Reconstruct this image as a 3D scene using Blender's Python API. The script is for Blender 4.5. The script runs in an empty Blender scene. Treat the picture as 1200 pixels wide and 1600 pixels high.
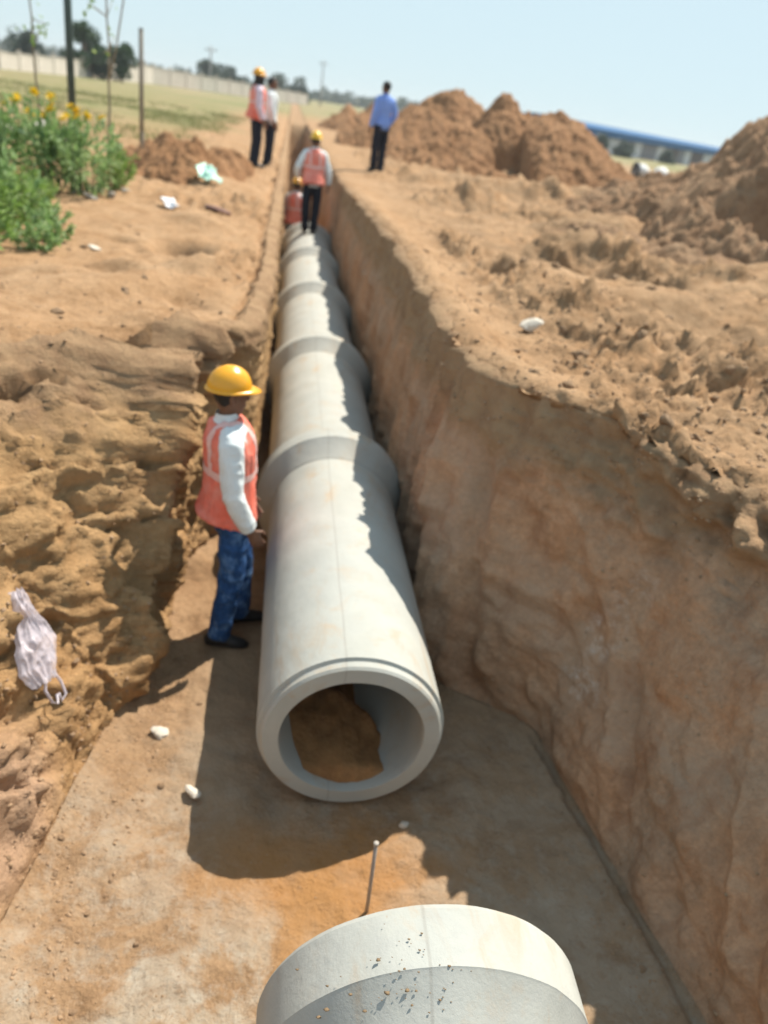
import bpy, math, random
import numpy as np
from mathutils import Vector, Matrix

S = bpy.context.scene
COL = S.collection
R = math.radians
random.seed(7)
RNG = np.random.default_rng(11)

# ------------------------------------------------------------------ camera
H = 2.956
PITCH, ROLL, HEAD = R(27.512), R(9.0), R(-10.13)
cp, sp = math.cos(PITCH), math.sin(PITCH)
fwd = Vector((0, cp, -sp)); right = Vector((1, 0, 0)); up = Vector((0, sp, cp))
rz = Matrix.Rotation(HEAD, 3, 'Z')
fwd, right, up = rz @ fwd, rz @ right, rz @ up
# image axes of the rolled camera
cr, sr = math.cos(ROLL), math.sin(ROLL)
ix = right * cr + up * sr
iy = up * cr - right * sr
cam = bpy.data.cameras.new('camera'); camo = bpy.data.objects.new('camera', cam); COL.objects.link(camo)
m = Matrix((ix, iy, -fwd)).transposed().to_4x4(); m.translation = (0, 0, H)
camo.matrix_world = m
cam.sensor_fit = 'VERTICAL'; cam.sensor_height = 32.0; cam.sensor_width = 24.0; cam.lens = 24.0
cam.clip_start = 0.05; cam.clip_end = 6000
cam.dof.use_dof = True
cam.dof.focus_distance = 1.9
cam.dof.aperture_fstop = 24.0 / 1000 / 0.0150          # entrance pupil of about 11 mm
S.camera = camo

# ------------------------------------------------------------------ light
S.view_settings.view_transform = 'Standard'; S.view_settings.look = 'None'
S.view_settings.gamma = 1.0; S.view_settings.use_curve_mapping = False
S.view_settings.exposure = 1.2
sun_dir = Vector((0.507, 0.50, 1.0)).normalized()      # towards the sun
SUN_EL = math.asin(sun_dir.z); SUN_AZ = math.atan2(sun_dir.x, sun_dir.y)
W = bpy.data.worlds.new('World'); S.world = W; W.use_nodes = True
nt = W.node_tree; nt.nodes.clear()
sky = nt.nodes.new('ShaderNodeTexSky'); sky.sky_type = 'NISHITA'; sky.sun_disc = False
sky.sun_elevation = SUN_EL; sky.sun_rotation = SUN_AZ
sky.air_density = 1.0; sky.dust_density = 0.6; sky.ozone_density = 1.0; sky.altitude = 200
bg = nt.nodes.new('ShaderNodeBackground'); bg.inputs[1].default_value = 0.12
wo = nt.nodes.new('ShaderNodeOutputWorld')
# the hazy summer sky: the same gain and soft shoulder over the whole dome, c / (1 + c / limit)
def vm(op, a, b):
    o = nt.nodes.new('ShaderNodeVectorMath'); o.operation = op
    for sk, v in ((o.inputs[0], a), (o.inputs[1], b)):
        if isinstance(v, tuple): sk.default_value = v
        else: nt.links.new(v, sk)
    return o.outputs[0]
LIM = (2.7, 3.45, 3.8)
c_ = vm('MULTIPLY', sky.outputs[0], (4.5, 4.3, 4.0))
soft = vm('DIVIDE', c_, vm('ADD', vm('DIVIDE', c_, LIM), (1.0, 1.0, 1.0)))
nt.links.new(soft, bg.inputs[0]); nt.links.new(bg.outputs[0], wo.inputs[0])
sl = bpy.data.lights.new('sun', 'SUN'); sl.energy = 3.2; sl.angle = R(0.53); sl.color = (1.0, 0.93, 0.82)
so = bpy.data.objects.new('sun', sl); COL.objects.link(so)
so.rotation_euler = (-sun_dir).to_track_quat('-Z', 'Y').to_euler(); so.location = (5, 5, 20)

# ------------------------------------------------------------------ noise
def _h(ix, iy, iz, seed):
    h = (ix.astype(np.uint32) * np.uint32(374761393) + iy.astype(np.uint32) * np.uint32(668265263)
         + iz.astype(np.uint32) * np.uint32(2147483647 - 61) + np.uint32(seed * 974711 + 12345))
    h = (h ^ (h >> np.uint32(13))) * np.uint32(1274126177)
    h = (h ^ (h >> np.uint32(16))) * np.uint32(2246822519)
    h = h ^ (h >> np.uint32(15))
    return h.astype(np.float64) / 2147483647.5 - 1.0

def vnoise(p, seed=0):
    i = np.floor(p).astype(np.int64); f = p - i
    u = f * f * f * (f * (f * 6 - 15) + 10)
    out = 0
    for dx in (0, 1):
        wx = u[:, 0] if dx else 1 - u[:, 0]
        for dy in (0, 1):
            wy = u[:, 1] if dy else 1 - u[:, 1]
            for dz in (0, 1):
                wz = u[:, 2] if dz else 1 - u[:, 2]
                out = out + wx * wy * wz * _h(i[:, 0] + dx, i[:, 1] + dy, i[:, 2] + dz, seed)
    return out

def fbm(p, octv=3, seed=0, lac=2.03, gain=0.5):
    a, s, o = 1.0, 0.0, 0.0
    q = np.array(p, float)
    for k in range(octv):
        o = o + a * vnoise(q, seed + k * 17); s += a; a *= gain; q = q * lac + 7.3
    return o / s

def billow(p, octv=3, seed=0, gain=0.5):
    a, s, o = 1.0, 0.0, 0.0
    q = np.array(p, float)
    for k in range(octv):
        o = o + a * (1 - 2 * np.abs(vnoise(q, seed + k * 13))); s += a; a *= gain; q = q * 2.07 + 3.1
    return o / s

def worley(p, seed=0):
    """distance to the nearest and second nearest feature point, and a random number of the nearest cell"""
    i = np.floor(p).astype(np.int64); f1 = np.full(len(p), 9.0); f2 = np.full(len(p), 9.0); rid = np.zeros(len(p))
    for dx in (-1, 0, 1):
        for dy in (-1, 0, 1):
            for dz in (-1, 0, 1):
                a, b, c = i[:, 0] + dx, i[:, 1] + dy, i[:, 2] + dz
                q = np.stack([a + .5 + .45 * _h(a, b, c, seed), b + .5 + .45 * _h(a, b, c, seed + 1), c + .5 + .45 * _h(a, b, c, seed + 2)], 1) - p
                dd = np.sqrt((q * q).sum(1)); m1 = dd < f1
                f2 = np.where(m1, f1, np.minimum(f2, dd)); rid = np.where(m1, _h(a, b, c, seed + 3), rid); f1 = np.where(m1, dd, f1)
    return f1, f2, rid

def clods(p, seed, dens=.0):
    """height 0..1 of angular clods packed side by side, some missing"""
    f1, f2, rid = worley(p + .35 * np.stack([vnoise(p * 1.7, seed + 50), vnoise(p * 1.7, seed + 51), vnoise(p * 1.7, seed + 52)], 1), seed)
    return np.minimum((f2 - f1) * 1.6, .75) / .75 * np.clip((rid - dens + .35) / .9, 0, 1.1)

def sstep(a, b, x):
    t = np.clip((x - a) / (b - a), 0, 1); return t * t * (3 - 2 * t)

# ------------------------------------------------------------------ mesh helpers
def tag(o, label=None, cat=None, group=None, kind=None):
    if label: o['label'] = label
    if cat: o['category'] = cat
    if group: o['group'] = group
    if kind: o['kind'] = kind
    return o

def np_mesh(name, v, f, mat=None, smooth=True):
    """v (n,3), f (m,k) all the same corner count"""
    v = np.asarray(v, np.float32); f = np.asarray(f, np.int32)
    me = bpy.data.meshes.new(name)
    me.vertices.add(len(v)); me.vertices.foreach_set('co', v.ravel())
    me.loops.add(f.size); me.loops.foreach_set('vertex_index', f.ravel())
    me.polygons.add(len(f)); me.polygons.foreach_set('loop_start', np.arange(0, f.size, f.shape[1], dtype=np.int32))
    me.polygons.foreach_set('use_smooth', np.full(len(f), smooth))
    me.update(calc_edges=True); me.validate()
    if mat: me.materials.append(mat)
    return me

def link(name, me, parent=None):
    o = bpy.data.objects.new(name, me); COL.objects.link(o)
    if parent: o.parent = parent
    return o

def empty(name, loc=(0, 0, 0), rotz=0.0, scale=1.0):
    o = bpy.data.objects.new(name, None); COL.objects.link(o)
    o.location = loc; o.rotation_euler = (0, 0, rotz); o.scale = (scale,) * 3
    return o

def grid_faces(nr, nc, wrap=False):
    r = np.arange(nr - 1)[:, None]; c = np.arange(nc if wrap else nc - 1)[None, :]
    c2 = (c + 1) % nc
    return np.stack([r * nc + c, r * nc + c2, (r + 1) * nc + c2, (r + 1) * nc + c], -1).reshape(-1, 4)

class MB:
    def __init__(s): s.v = []; s.f = []
    def add(s, v, f):
        b = len(s.v); s.v.extend([tuple(map(float, x)) for x in v]); s.f.extend([tuple(int(i) + b for i in q) for q in f]); return s
    def box(s, c, d, rot=None):
        x, y, z = d[0] / 2, d[1] / 2, d[2] / 2
        v = [Vector((a, b, e)) for a in (-x, x) for b in (-y, y) for e in (-z, z)]
        if rot is not None: v = [rot @ q for q in v]
        v = [q + Vector(c) for q in v]
        return s.add(v, [(0, 1, 3, 2), (4, 6, 7, 5), (0, 4, 5, 1), (2, 3, 7, 6), (0, 2, 6, 4), (1, 5, 7, 3)])
    def loft(s, rings, n=14, side=(1, 0, 0), cap=True):
        """rings: (center, a, b); a along side, b across"""
        side = Vector(side); P = [Vector(r[0]) for r in rings]; N = len(P); v = []
        for i in range(N):
            t = (P[min(i + 1, N - 1)] - P[max(i - 1, 0)]).normalized()
            u = side - t * side.dot(t)
            if u.length < 1e-3: u = t.orthogonal()
            u.normalize(); w = t.cross(u)
            for k in range(n):
                a = 2 * math.pi * k / n
                v.append(P[i] + u * (rings[i][1] * math.cos(a)) + w * (rings[i][2] * math.sin(a)))
        f = [tuple(q) for q in grid_faces(N, n, True)]
        if cap:
            v.append(P[0]); v.append(P[-1])
            f += [(len(v) - 2, (k + 1) % n, k) for k in range(n)]
            b = (N - 1) * n
            f += [(len(v) - 1, b + k, b + (k + 1) % n) for k in range(n)]
        return s.add(v, f)
    def tube(s, pts, rad, n=8):
        if not hasattr(rad, '__len__'): rad = [rad] * len(pts)
        return s.loft([(p, r, r) for p, r in zip(pts, rad)], n, side=(0.31, 0.83, 0.47))
    def ell(s, c, r, n=14, m_=9):
        rings = []
        for i in range(m_):
            t = math.pi * (i + 0.02) / (m_ - 1 + 0.04)
            rings.append(((c[0], c[1], c[2] - r[2] * math.cos(t)), r[0] * math.sin(t) + 1e-4, r[1] * math.sin(t) + 1e-4))
        return s.loft(rings, n)
    def mesh(s, name, mat=None, smooth=True):
        me = bpy.data.meshes.new(name); me.from_pydata(s.v, [], s.f); me.update()
        if smooth: me.shade_smooth()
        if mat: me.materials.append(mat)
        return me
    def build(s, name, mat=None, parent=None, smooth=True):
        return link(name, s.mesh(name, mat, smooth), parent)

def remesh(mb, vox, smooth_it=4, noise=None):
    me = mb.mesh('tmp'); o = link('tmp', me)
    md = o.modifiers.new('r', 'REMESH'); md.mode = 'VOXEL'; md.voxel_size = vox
    ms = o.modifiers.new('s', 'SMOOTH'); ms.iterations = smooth_it; ms.factor = 0.5
    dg = bpy.context.evaluated_depsgraph_get()
    out = bpy.data.meshes.new_from_object(o.evaluated_get(dg))
    bpy.data.objects.remove(o); bpy.data.meshes.remove(me)
    if noise:
        n = len(out.vertices)
        co = np.empty(n * 3, np.float32); out.vertices.foreach_get('co', co); co = co.reshape(-1, 3).astype(float)
        no = np.empty(n * 3, np.float32); out.vertices.foreach_get('normal', no); no = no.reshape(-1, 3)
        co = co + no * noise(co)[:, None]
        out.vertices.foreach_set('co', co.astype(np.float32).ravel()); out.update()
    out.shade_smooth()
    return out

# ------------------------------------------------------------------ materials
def new_mat(name):
    mt = bpy.data.materials.new(name); mt.use_nodes = True
    t = mt.node_tree; b = t.nodes['Principled BSDF']
    return mt, t, b

class NG:
    def __init__(s, t): s.t = t
    def n(s, ty, **kw):
        o = s.t.nodes.new(ty)
        for k, v in kw.items(): setattr(o, k, v)
        return o
    def l(s, a, b): s.t.links.new(a, b)
    def coord(s):
        return s.n('ShaderNodeTexCoord').outputs['Object']
    def mapped(s, scale, loc=(0, 0, 0), rot=(0, 0, 0)):
        mp = s.n('ShaderNodeMapping'); mp.inputs['Scale'].default_value = scale; mp.inputs['Location'].default_value = loc
        mp.inputs['Rotation'].default_value = rot
        s.l(s.coord(), mp.inputs[0]); return mp.outputs[0]
    def noise(s, scale, detail=6, rough=0.55, vec=None, dist=0.0):
        o = s.n('ShaderNodeTexNoise'); o.inputs['Scale'].default_value = scale; o.inputs['Detail'].default_value = detail
        o.inputs['Roughness'].default_value = rough; o.inputs['Distortion'].default_value = dist
        s.l(vec if vec is not None else s.coord(), o.inputs['Vector']); return o.outputs['Fac']
    def ramp(s, fac, a, b, ca=(0, 0, 0), cb=(1, 1, 1)):
        o = s.n('ShaderNodeValToRGB'); e = o.color_ramp.elements
        e[0].position = a; e[1].position = b; e[0].color = (*ca, 1); e[1].color = (*cb, 1)
        s.l(fac, o.inputs[0]); return o.outputs[0]
    def mix(s, fac, a, b, mode='MIX'):
        o = s.n('ShaderNodeMix', data_type='RGBA', blend_type=mode)
        for sock, v in ((o.inputs[0], fac), (o.inputs[6], a), (o.inputs[7], b)):
            if isinstance(v, (int, float)): sock.default_value = v
            elif isinstance(v, tuple): sock.default_value = (*v, 1)
            else: s.l(v, sock)
        return o.outputs[2]
    def math(s, op, a, b=0.0):
        o = s.n('ShaderNodeMath', operation=op)
        for sock, v in ((o.inputs[0], a), (o.inputs[1], b)):
            if isinstance(v, (int, float)): sock.default_value = v
            else: s.l(v, sock)
        return o.outputs[0]
    def bump(s, h, strength, dist, b, prev=None):
        o = s.n('ShaderNodeBump'); o.inputs['Strength'].default_value = strength; o.inputs['Distance'].default_value = dist
        s.l(h, o.inputs['Height'])
        if prev is not None: s.l(prev, o.inputs['Normal'])
        s.l(o.outputs[0], b.inputs['Normal']); return o.outputs[0]
    def spot(s, c, r, soft=0.5, scale=(1, 1, 1), wob=0.5, wscale=3.0):
        """1 inside a noisy blob round the object-space point c"""
        co = s.coord()
        v = s.n('ShaderNodeVectorMath', operation='SUBTRACT'); s.l(co, v.inputs[0]); v.inputs[1].default_value = c
        v2 = s.n('ShaderNodeVectorMath', operation='DIVIDE'); s.l(v.outputs[0], v2.inputs[0]); v2.inputs[1].default_value = tuple(r * q for q in scale)
        ln = s.n('ShaderNodeVectorMath', operation='LENGTH'); s.l(v2.outputs[0], ln.inputs[0])
        d = s.math('ADD', ln.outputs['Value'], s.math('MULTIPLY', s.math('SUBTRACT', s.noise(wscale, 5), 0.5), wob * 2))
        mr = s.n('ShaderNodeMapRange'); s.l(d, mr.inputs[0]); mr.inputs[1].default_value = 1.0 - soft / 2; mr.inputs[2].default_value = 1.0 + soft / 2
        mr.inputs[3].default_value = 1; mr.inputs[4].default_value = 0
        return mr.outputs[0]

def soil_mat(name, c1, c2, c3, extra=None, bump=1.0, streak=None, fine=(0.78, 1.18)):
    mt, t, b = new_mat(name); g = NG(t)
    base = g.mix(g.ramp(g.noise(1.3, 7, 0.6), 0.34, 0.66), c1, c2)
    base = g.mix(g.ramp(g.noise(5.5, 7, 0.65, dist=0.4), 0.46, 0.72), base, c3)
    if streak:
        vec = g.mapped(streak[0]); base = g.mix(g.ramp(g.noise(1.0, 5, 0.6, vec), 0.42, 0.68), base, streak[1])
    v = g.ramp(g.noise(38, 5, 0.7), 0.25, 0.75, (fine[0],) * 3, (fine[1],) * 3)
    base = g.mix(1.0, base, v, 'MULTIPLY')
    if extra: base = extra(g, base)
    g.l(base, b.inputs['Base Color'])
    b.inputs['Roughness'].default_value = 0.95; b.inputs['Specular IOR Level'].default_value = 0.15
    n1 = g.bump(g.noise(16, 8, 0.68), 0.55 * bump, 0.05, b)
    vo = g.n('ShaderNodeTexVoronoi'); vo.inputs['Scale'].default_value = 45; g.l(g.coord(), vo.inputs['Vector'])
    g.bump(g.math('ADD', g.math('MULTIPLY', vo.outputs['Distance'], 0.5), g.noise(70, 6, 0.75)), 0.5 * bump, 0.012, b, n1)
    return mt

def plain(name, col, rough=0.6, var=0.12, scale=20, bump=0.0, metal=0.0, spec=0.4, col2=None, lo=0.4, hi=0.65):
    mt, t, b = new_mat(name); g = NG(t)
    a = tuple(c * (1 - var) for c in col); d = tuple(min(1, c * (1 + var)) for c in col)
    base = g.mix(g.ramp(g.noise(scale, 5, 0.6), 0.3, 0.7), a, d)
    if col2: base = g.mix(g.ramp(g.noise(scale * 0.35, 6, 0.65), lo, hi), base, col2)
    g.l(base, b.inputs['Base Color'])
    b.inputs['Roughness'].default_value = rough; b.inputs['Metallic'].default_value = metal; b.inputs['Specular IOR Level'].default_value = spec
    if bump: g.bump(g.noise(scale * 2.5, 5, 0.6), bump, 0.01, b)
    return mt

def leaf_mat(name, c1, c2, c3=None, scale=6.0, trans=0.35):
    mt, t, b = new_mat(name); g = NG(t)
    base = g.mix(g.ramp(g.noise(scale, 4, 0.6), 0.35, 0.65), c1, c2)
    if c3: base = g.mix(g.ramp(g.noise(scale * 2.3, 3, 0.6), 0.52, 0.7), base, c3)
    g.l(base, b.inputs['Base Color']); b.inputs['Roughness'].default_value = 0.55; b.inputs['Specular IOR Level'].default_value = 0.3
    tr = g.n('ShaderNodeBsdfTranslucent'); g.l(base, tr.inputs[0])
    mx = g.n('ShaderNodeMixShader'); mx.inputs[0].default_value = trans
    out = t.nodes['Material Output']
    g.l(b.outputs[0], mx.inputs[1]); g.l(tr.outputs[0], mx.inputs[2]); g.l(mx.outputs[0], out.inputs['Surface'])
    return mt

def ground_extra(g, base):
    # the dry green field on the left beyond the spoil, and the darker worked soil on the right
    sep = g.n('ShaderNodeSeparateXYZ'); g.l(g.coord(), sep.inputs[0])
    nz = g.math('SUBTRACT', g.noise(0.35, 6, 0.6), 0.5)
    e1 = g.math('ADD', g.math('MULTIPLY', sep.outputs[0], -1.0), g.math('MULTIPLY', nz, 6.0))
    mx = g.n('ShaderNodeMapRange'); g.l(e1, mx.inputs[0]); mx.inputs[1].default_value = 2.0; mx.inputs[2].default_value = 3.4
    e2 = g.math('ADD', sep.outputs[1], g.math('MULTIPLY', nz, 12.0))
    my = g.n('ShaderNodeMapRange'); g.l(e2, my.inputs[0]); my.inputs[1].default_value = 17; my.inputs[2].default_value = 30
    grass = g.mix(g.ramp(g.noise(0.8, 8, 0.65), 0.38, 0.62), (0.18, 0.18, 0.07), (0.285, 0.225, 0.12))
    base = g.mix(g.math('MULTIPLY', mx.outputs[0], my.outputs[0]), base, grass)
    dkm = g.n('ShaderNodeMapRange'); g.l(g.math('ADD', sep.outputs[0], g.math('MULTIPLY', nz, 2.0)), dkm.inputs[0]); dkm.inputs[1].default_value = 1.4; dkm.inputs[2].default_value = 2.6
    ch = g.ramp(g.noise(1.15, 8, 0.68, dist=0.5), 0.44, 0.60)
    base = g.mix(g.math('MULTIPLY', g.math('MULTIPLY', ch, dkm.outputs[0]), 0.75), base, g.mix(g.ramp(g.noise(9, 6, 0.7), 0.4, 0.65), (0.20, 0.125, 0.068), (0.30, 0.20, 0.115)))
    far = g.n('ShaderNodeMapRange'); g.l(sep.outputs[1], far.inputs[0]); far.inputs[1].default_value = 50; far.inputs[2].default_value = 75
    green = g.mix(g.ramp(g.noise(0.12, 6, 0.6), 0.4, 0.6), (0.185, 0.19, 0.078), (0.30, 0.24, 0.135))
    return g.mix(far.outputs[0], base, green)

def floor_extra(g, base):
    lime = g.ramp(g.noise(2.4, 9, 0.72, dist=0.4), 0.45, 0.56)
    near = g.spot((0.75, 1.3, 0), 1.0, 0.9, (1.9, 1.5, 3), 0.35, 2.0)
    base = g.mix(g.math('MULTIPLY', lime, g.math('MULTIPLY', near, 0.72)), base, (0.44, 0.38, 0.295))
    fine = g.ramp(g.noise(11, 8, 0.7), 0.50, 0.66)
    base = g.mix(g.math('MULTIPLY', fine, g.math('MULTIPLY', near, 0.6)), base, (0.50, 0.45, 0.37))
    dk = g.ramp(g.noise(19, 8, 0.75), 0.58, 0.70)
    base = g.mix(g.math('MULTIPLY', dk, 0.55), base, (0.20, 0.125, 0.065))
    grey = g.spot((1.35, 1.75, 0), 1.0, 0.7, (0.75, 1.3, 3), 0.4, 2.5)
    base = g.mix(g.math('MULTIPLY', grey, 0.45), base, (0.36, 0.26, 0.17))
    grey2 = g.spot((-0.05, 2.9, 0), 1.0, 0.7, (0.25, 0.8, 3), 0.5, 3.0)
    base = g.mix(g.math('MULTIPLY', grey2, 0.55), base, (0.34, 0.25, 0.165))
    dmp = g.ramp(g.noise(3.1, 8, 0.7, dist=0.6), 0.54, 0.66)
    base = g.mix(g.math('MULTIPLY', dmp, 0.45), base, (0.25, 0.145, 0.075))
    sand = g.spot((0.36, 2.2, 0), 1.0, 0.9, (0.55, 0.24, 3), 0.9, 3.0)
    base = g.mix(g.math('MULTIPLY', sand, 0.75), base, (0.41, 0.20, 0.068))
    sand2 = g.spot((0.35, 1.85, 0), 1.0, 0.5, (0.16, 0.3, 3), 0.5, 5.0)
    return g.mix(g.math('MULTIPLY', sand2, 0.7), base, (0.40, 0.21, 0.08))

def dry_top(g, base, z0):
    # the crust of the bank runs a little way down the cut
    sep = g.n('ShaderNodeSeparateXYZ'); g.l(g.coord(), sep.inputs[0])
    mr = g.n('ShaderNodeMapRange'); g.l(g.math('ADD', sep.outputs[2], g.math('MULTIPLY', g.math('SUBTRACT', g.noise(4.0, 6, 0.65), 0.5), 0.5)), mr.inputs[0])
    mr.inputs[1].default_value = z0 - .06; mr.inputs[2].default_value = z0 + .10
    return g.mix(mr.outputs[0], base, g.mix(g.ramp(g.noise(6, 6, 0.65), 0.4, 0.65), (0.37, 0.24, 0.135), (0.28, 0.17, 0.095)))

def wall_r_extra(g, base):
    # greyer clay lens high on the wall, darker damp smears and redder scraped bands
    lens = g.ramp(g.noise(1.0, 5, 0.6, g.mapped((1.1, 0.9, 1.9), (3, 1, 0))), 0.50, 0.60)
    base = g.mix(g.math('MULTIPLY', lens, 0.5), base, (0.41, 0.30, 0.21))
    band = g.ramp(g.noise(1.0, 6, 0.65, g.mapped((3.0, 6.5, 2.2), (0, 0, 0), (R(40), 0, 0)), 0.4), 0.52, 0.66)
    base = g.mix(g.math('MULTIPLY', band, 0.55), base, (0.30, 0.16, 0.09))
    base = dry_top(g, base, 1.42)
    # lime powder smeared on the right wall
    sm = g.ramp(g.noise(9, 6, 0.7, g.mapped((1, 1, 1))), 0.47, 0.60)
    for c, r_, sc in (((1.72, 2.93, 0.5), 0.10, (1.3, 1.3, 1.0)), ((1.79, 2.96, 0.78), 0.085, (1.3, 1.3, 2.0)), ((1.84, 3.0, 1.08), 0.10, (1.3, 1.3, 1.3))):
        base = g.mix(g.math('MULTIPLY', g.math('MULTIPLY', sm, .75), g.spot(c, r_, 0.8, sc, 0.5, 14.0)), base, (0.66, 0.58, 0.50))
    return base

def wall_l_extra(g, base):
    pk = g.spot((-0.98, 2.15, 0.3), 1.0, 0.6, (0.3, 0.45, 0.32), 0.35, 3.0)
    base = g.mix(g.math('MULTIPLY', pk, 0.6), base, (0.50, 0.33, 0.235))
    sep = g.n('ShaderNodeSeparateXYZ'); g.l(g.coord(), sep.inputs[0])
    st = g.n('ShaderNodeMapRange'); g.l(g.math('ADD', sep.outputs[2], g.math('MULTIPLY', g.math('SUBTRACT', g.noise(3.0, 4), 0.5), 0.4)), st.inputs[0])
    st.inputs[1].default_value = 0.55; st.inputs[2].default_value = 0.95
    return dry_top(g, g.mix(g.math('MULTIPLY', st.outputs[0], 0.35), base, (0.45, 0.30, 0.155)), 1.36)

M = {}
M['ground'] = soil_mat('dry_ground_soil', (0.36, 0.215, 0.112), (0.42, 0.270, 0.153), (0.255, 0.145, 0.07), ground_extra)
M['wall_l'] = soil_mat('left_cut_soil', (0.43, 0.25, 0.112), (0.48, 0.30, 0.15), (0.33, 0.185, 0.08), wall_l_extra, 1.3)
M['wall_r'] = soil_mat('right_cut_clay', (0.54, 0.315, 0.18), (0.45, 0.245, 0.13), (0.55, 0.35, 0.215), wall_r_extra, 1.0,
                       ((2.6, 2.6, 0.5), (0.40, 0.28, 0.185)), (0.76, 1.18))
M['floor'] = soil_mat('trench_floor_soil', (0.34, 0.21, 0.113), (0.39, 0.255, 0.147), (0.25, 0.148, 0.077), floor_extra, 1.2)
M['heap'] = soil_mat('fresh_spoil', (0.27, 0.140, 0.066), (0.34, 0.19, 0.096), (0.18, 0.088, 0.042))
M['heap_dry'] = soil_mat('drying_spoil', (0.26, 0.155, 0.086), (0.34, 0.22, 0.13), (0.18, 0.10, 0.055))
M['clod'] = soil_mat('clod_soil', (0.38, 0.25, 0.145), (0.44, 0.30, 0.19), (0.31, 0.19, 0.11))
M['sand'] = soil_mat('pipe_sediment', (0.33, 0.165, 0.065), (0.36, 0.19, 0.08), (0.24, 0.12, 0.05))

def concrete(name, dirt=0.5):
    mt, t, b = new_mat(name); g = NG(t)
    base = g.mix(g.ramp(g.noise(3.5, 7, 0.6), 0.35, 0.65), (0.385, 0.385, 0.345), (0.46, 0.46, 0.415))
    base = g.mix(g.ramp(g.noise(14, 6, 0.7), 0.5, 0.75), base, (0.38, 0.38, 0.35))
    # soil dust lying on top and stains
    geo = g.n('ShaderNodeNewGeometry'); sep = g.n('ShaderNodeSeparateXYZ'); g.l(geo.outputs['Normal'], sep.inputs[0])
    topm = g.ramp(sep.outputs[2], 0.55, 0.95)
    st = g.ramp(g.noise(4.5, 8, 0.72, dist=0.5), 0.53, 0.70)
    base = g.mix(g.math('MULTIPLY', g.math('MULTIPLY', st, topm), dirt), base, (0.46, 0.32, 0.19))
    sp_ = g.ramp(g.noise(27, 5, 0.65), 0.66, 0.74)
    base = g.mix(g.math('MULTIPLY', sp_, dirt * 0.7), base, (0.36, 0.24, 0.14))
    run = g.ramp(g.noise(1.0, 7, 0.7, g.mapped((5.0, 1.3, 5.0), (2, 1, 3)), 0.8), 0.56, 0.70)
    base = g.mix(g.math('MULTIPLY', run, dirt * 0.8), base, (0.40, 0.27, 0.155))
    grey_ = g.ramp(g.noise(1.6, 5, 0.6), 0.45, 0.62)
    base = g.mix(g.math('MULTIPLY', grey_, 0.3), base, (0.33, 0.345, 0.33))
    so3 = g.n('ShaderNodeSeparateXYZ'); g.l(g.coord(), so3.inputs[0])
    sx3 = g.math('ABSOLUTE', g.math('ADD', g.math('ADD', so3.outputs[0], .07), g.math('MULTIPLY', g.math('SUBTRACT', g.noise(2.5, 3), .5), .012)))
    seam = g.n('ShaderNodeMapRange'); g.l(sx3, seam.inputs[0]); seam.inputs[1].default_value = .002; seam.inputs[2].default_value = .007; seam.inputs[3].default_value = 1; seam.inputs[4].default_value = 0
    base = g.mix(g.math('MULTIPLY', seam.outputs[0], 0.35), base, (0.24, 0.22, 0.19))
    g.l(base, b.inputs['Base Color']); b.inputs['Roughness'].default_value = 0.82; b.inputs['Specular IOR Level'].default_value = 0.25
    n1 = g.bump(g.noise(9, 5, 0.6), 0.15, 0.03, b)
    g.bump(g.noise(120, 4, 0.7), 0.25, 0.004, b, n1)
    return mt
M['concrete'] = concrete('pipe_concrete', 0.7); M['concrete_b'] = concrete('near_pipe_concrete', 0.55)

# ------------------------------------------------------------------ terrain
BL, BR = 1.55, 1.70                     # left and right bank levels above the trench floor
def ip(y, pts):
    a = np.array(pts, float); return np.interp(y, a[:, 0], a[:, 1])
LF = [(-8, -1.1), (.5, -1.0), (1.93, -.86), (2.84, -.71), (3.3, -.62), (3.6, -.55), (4.4, -.50), (4.9, -.38), (5.3, -.16), (6.5, -.11), (15, -.11), (50, -.1)]
LR = [(-8, -2.4), (.5, -2.0), (2.0, -1.8), (3.0, -1.66), (3.6, -1.55), (4.1, -1.38), (4.45, -1.12), (4.75, -.82), (5.0, -.58), (5.3, -.30), (6.3, -.20), (10, -.24), (50, -.25)]
RF = [(-8, 2.0), (.5, 1.98), (1.53, 1.84), (3.02, 1.6), (3.18, 1.48), (3.36, 1.16), (3.6, 1.02), (5, .99), (14, .97), (17, .86), (50, .8)]
RR = [(-8, 2.7), (1.5, 2.6), (2.4, 2.38), (2.9, 2.0), (3.1, 1.76), (3.4, 1.62), (3.55, 1.38), (3.8, 1.18), (4.2, 1.10), (8, 1.10), (12, 1.0), (15, .95), (50, .8)]
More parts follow.
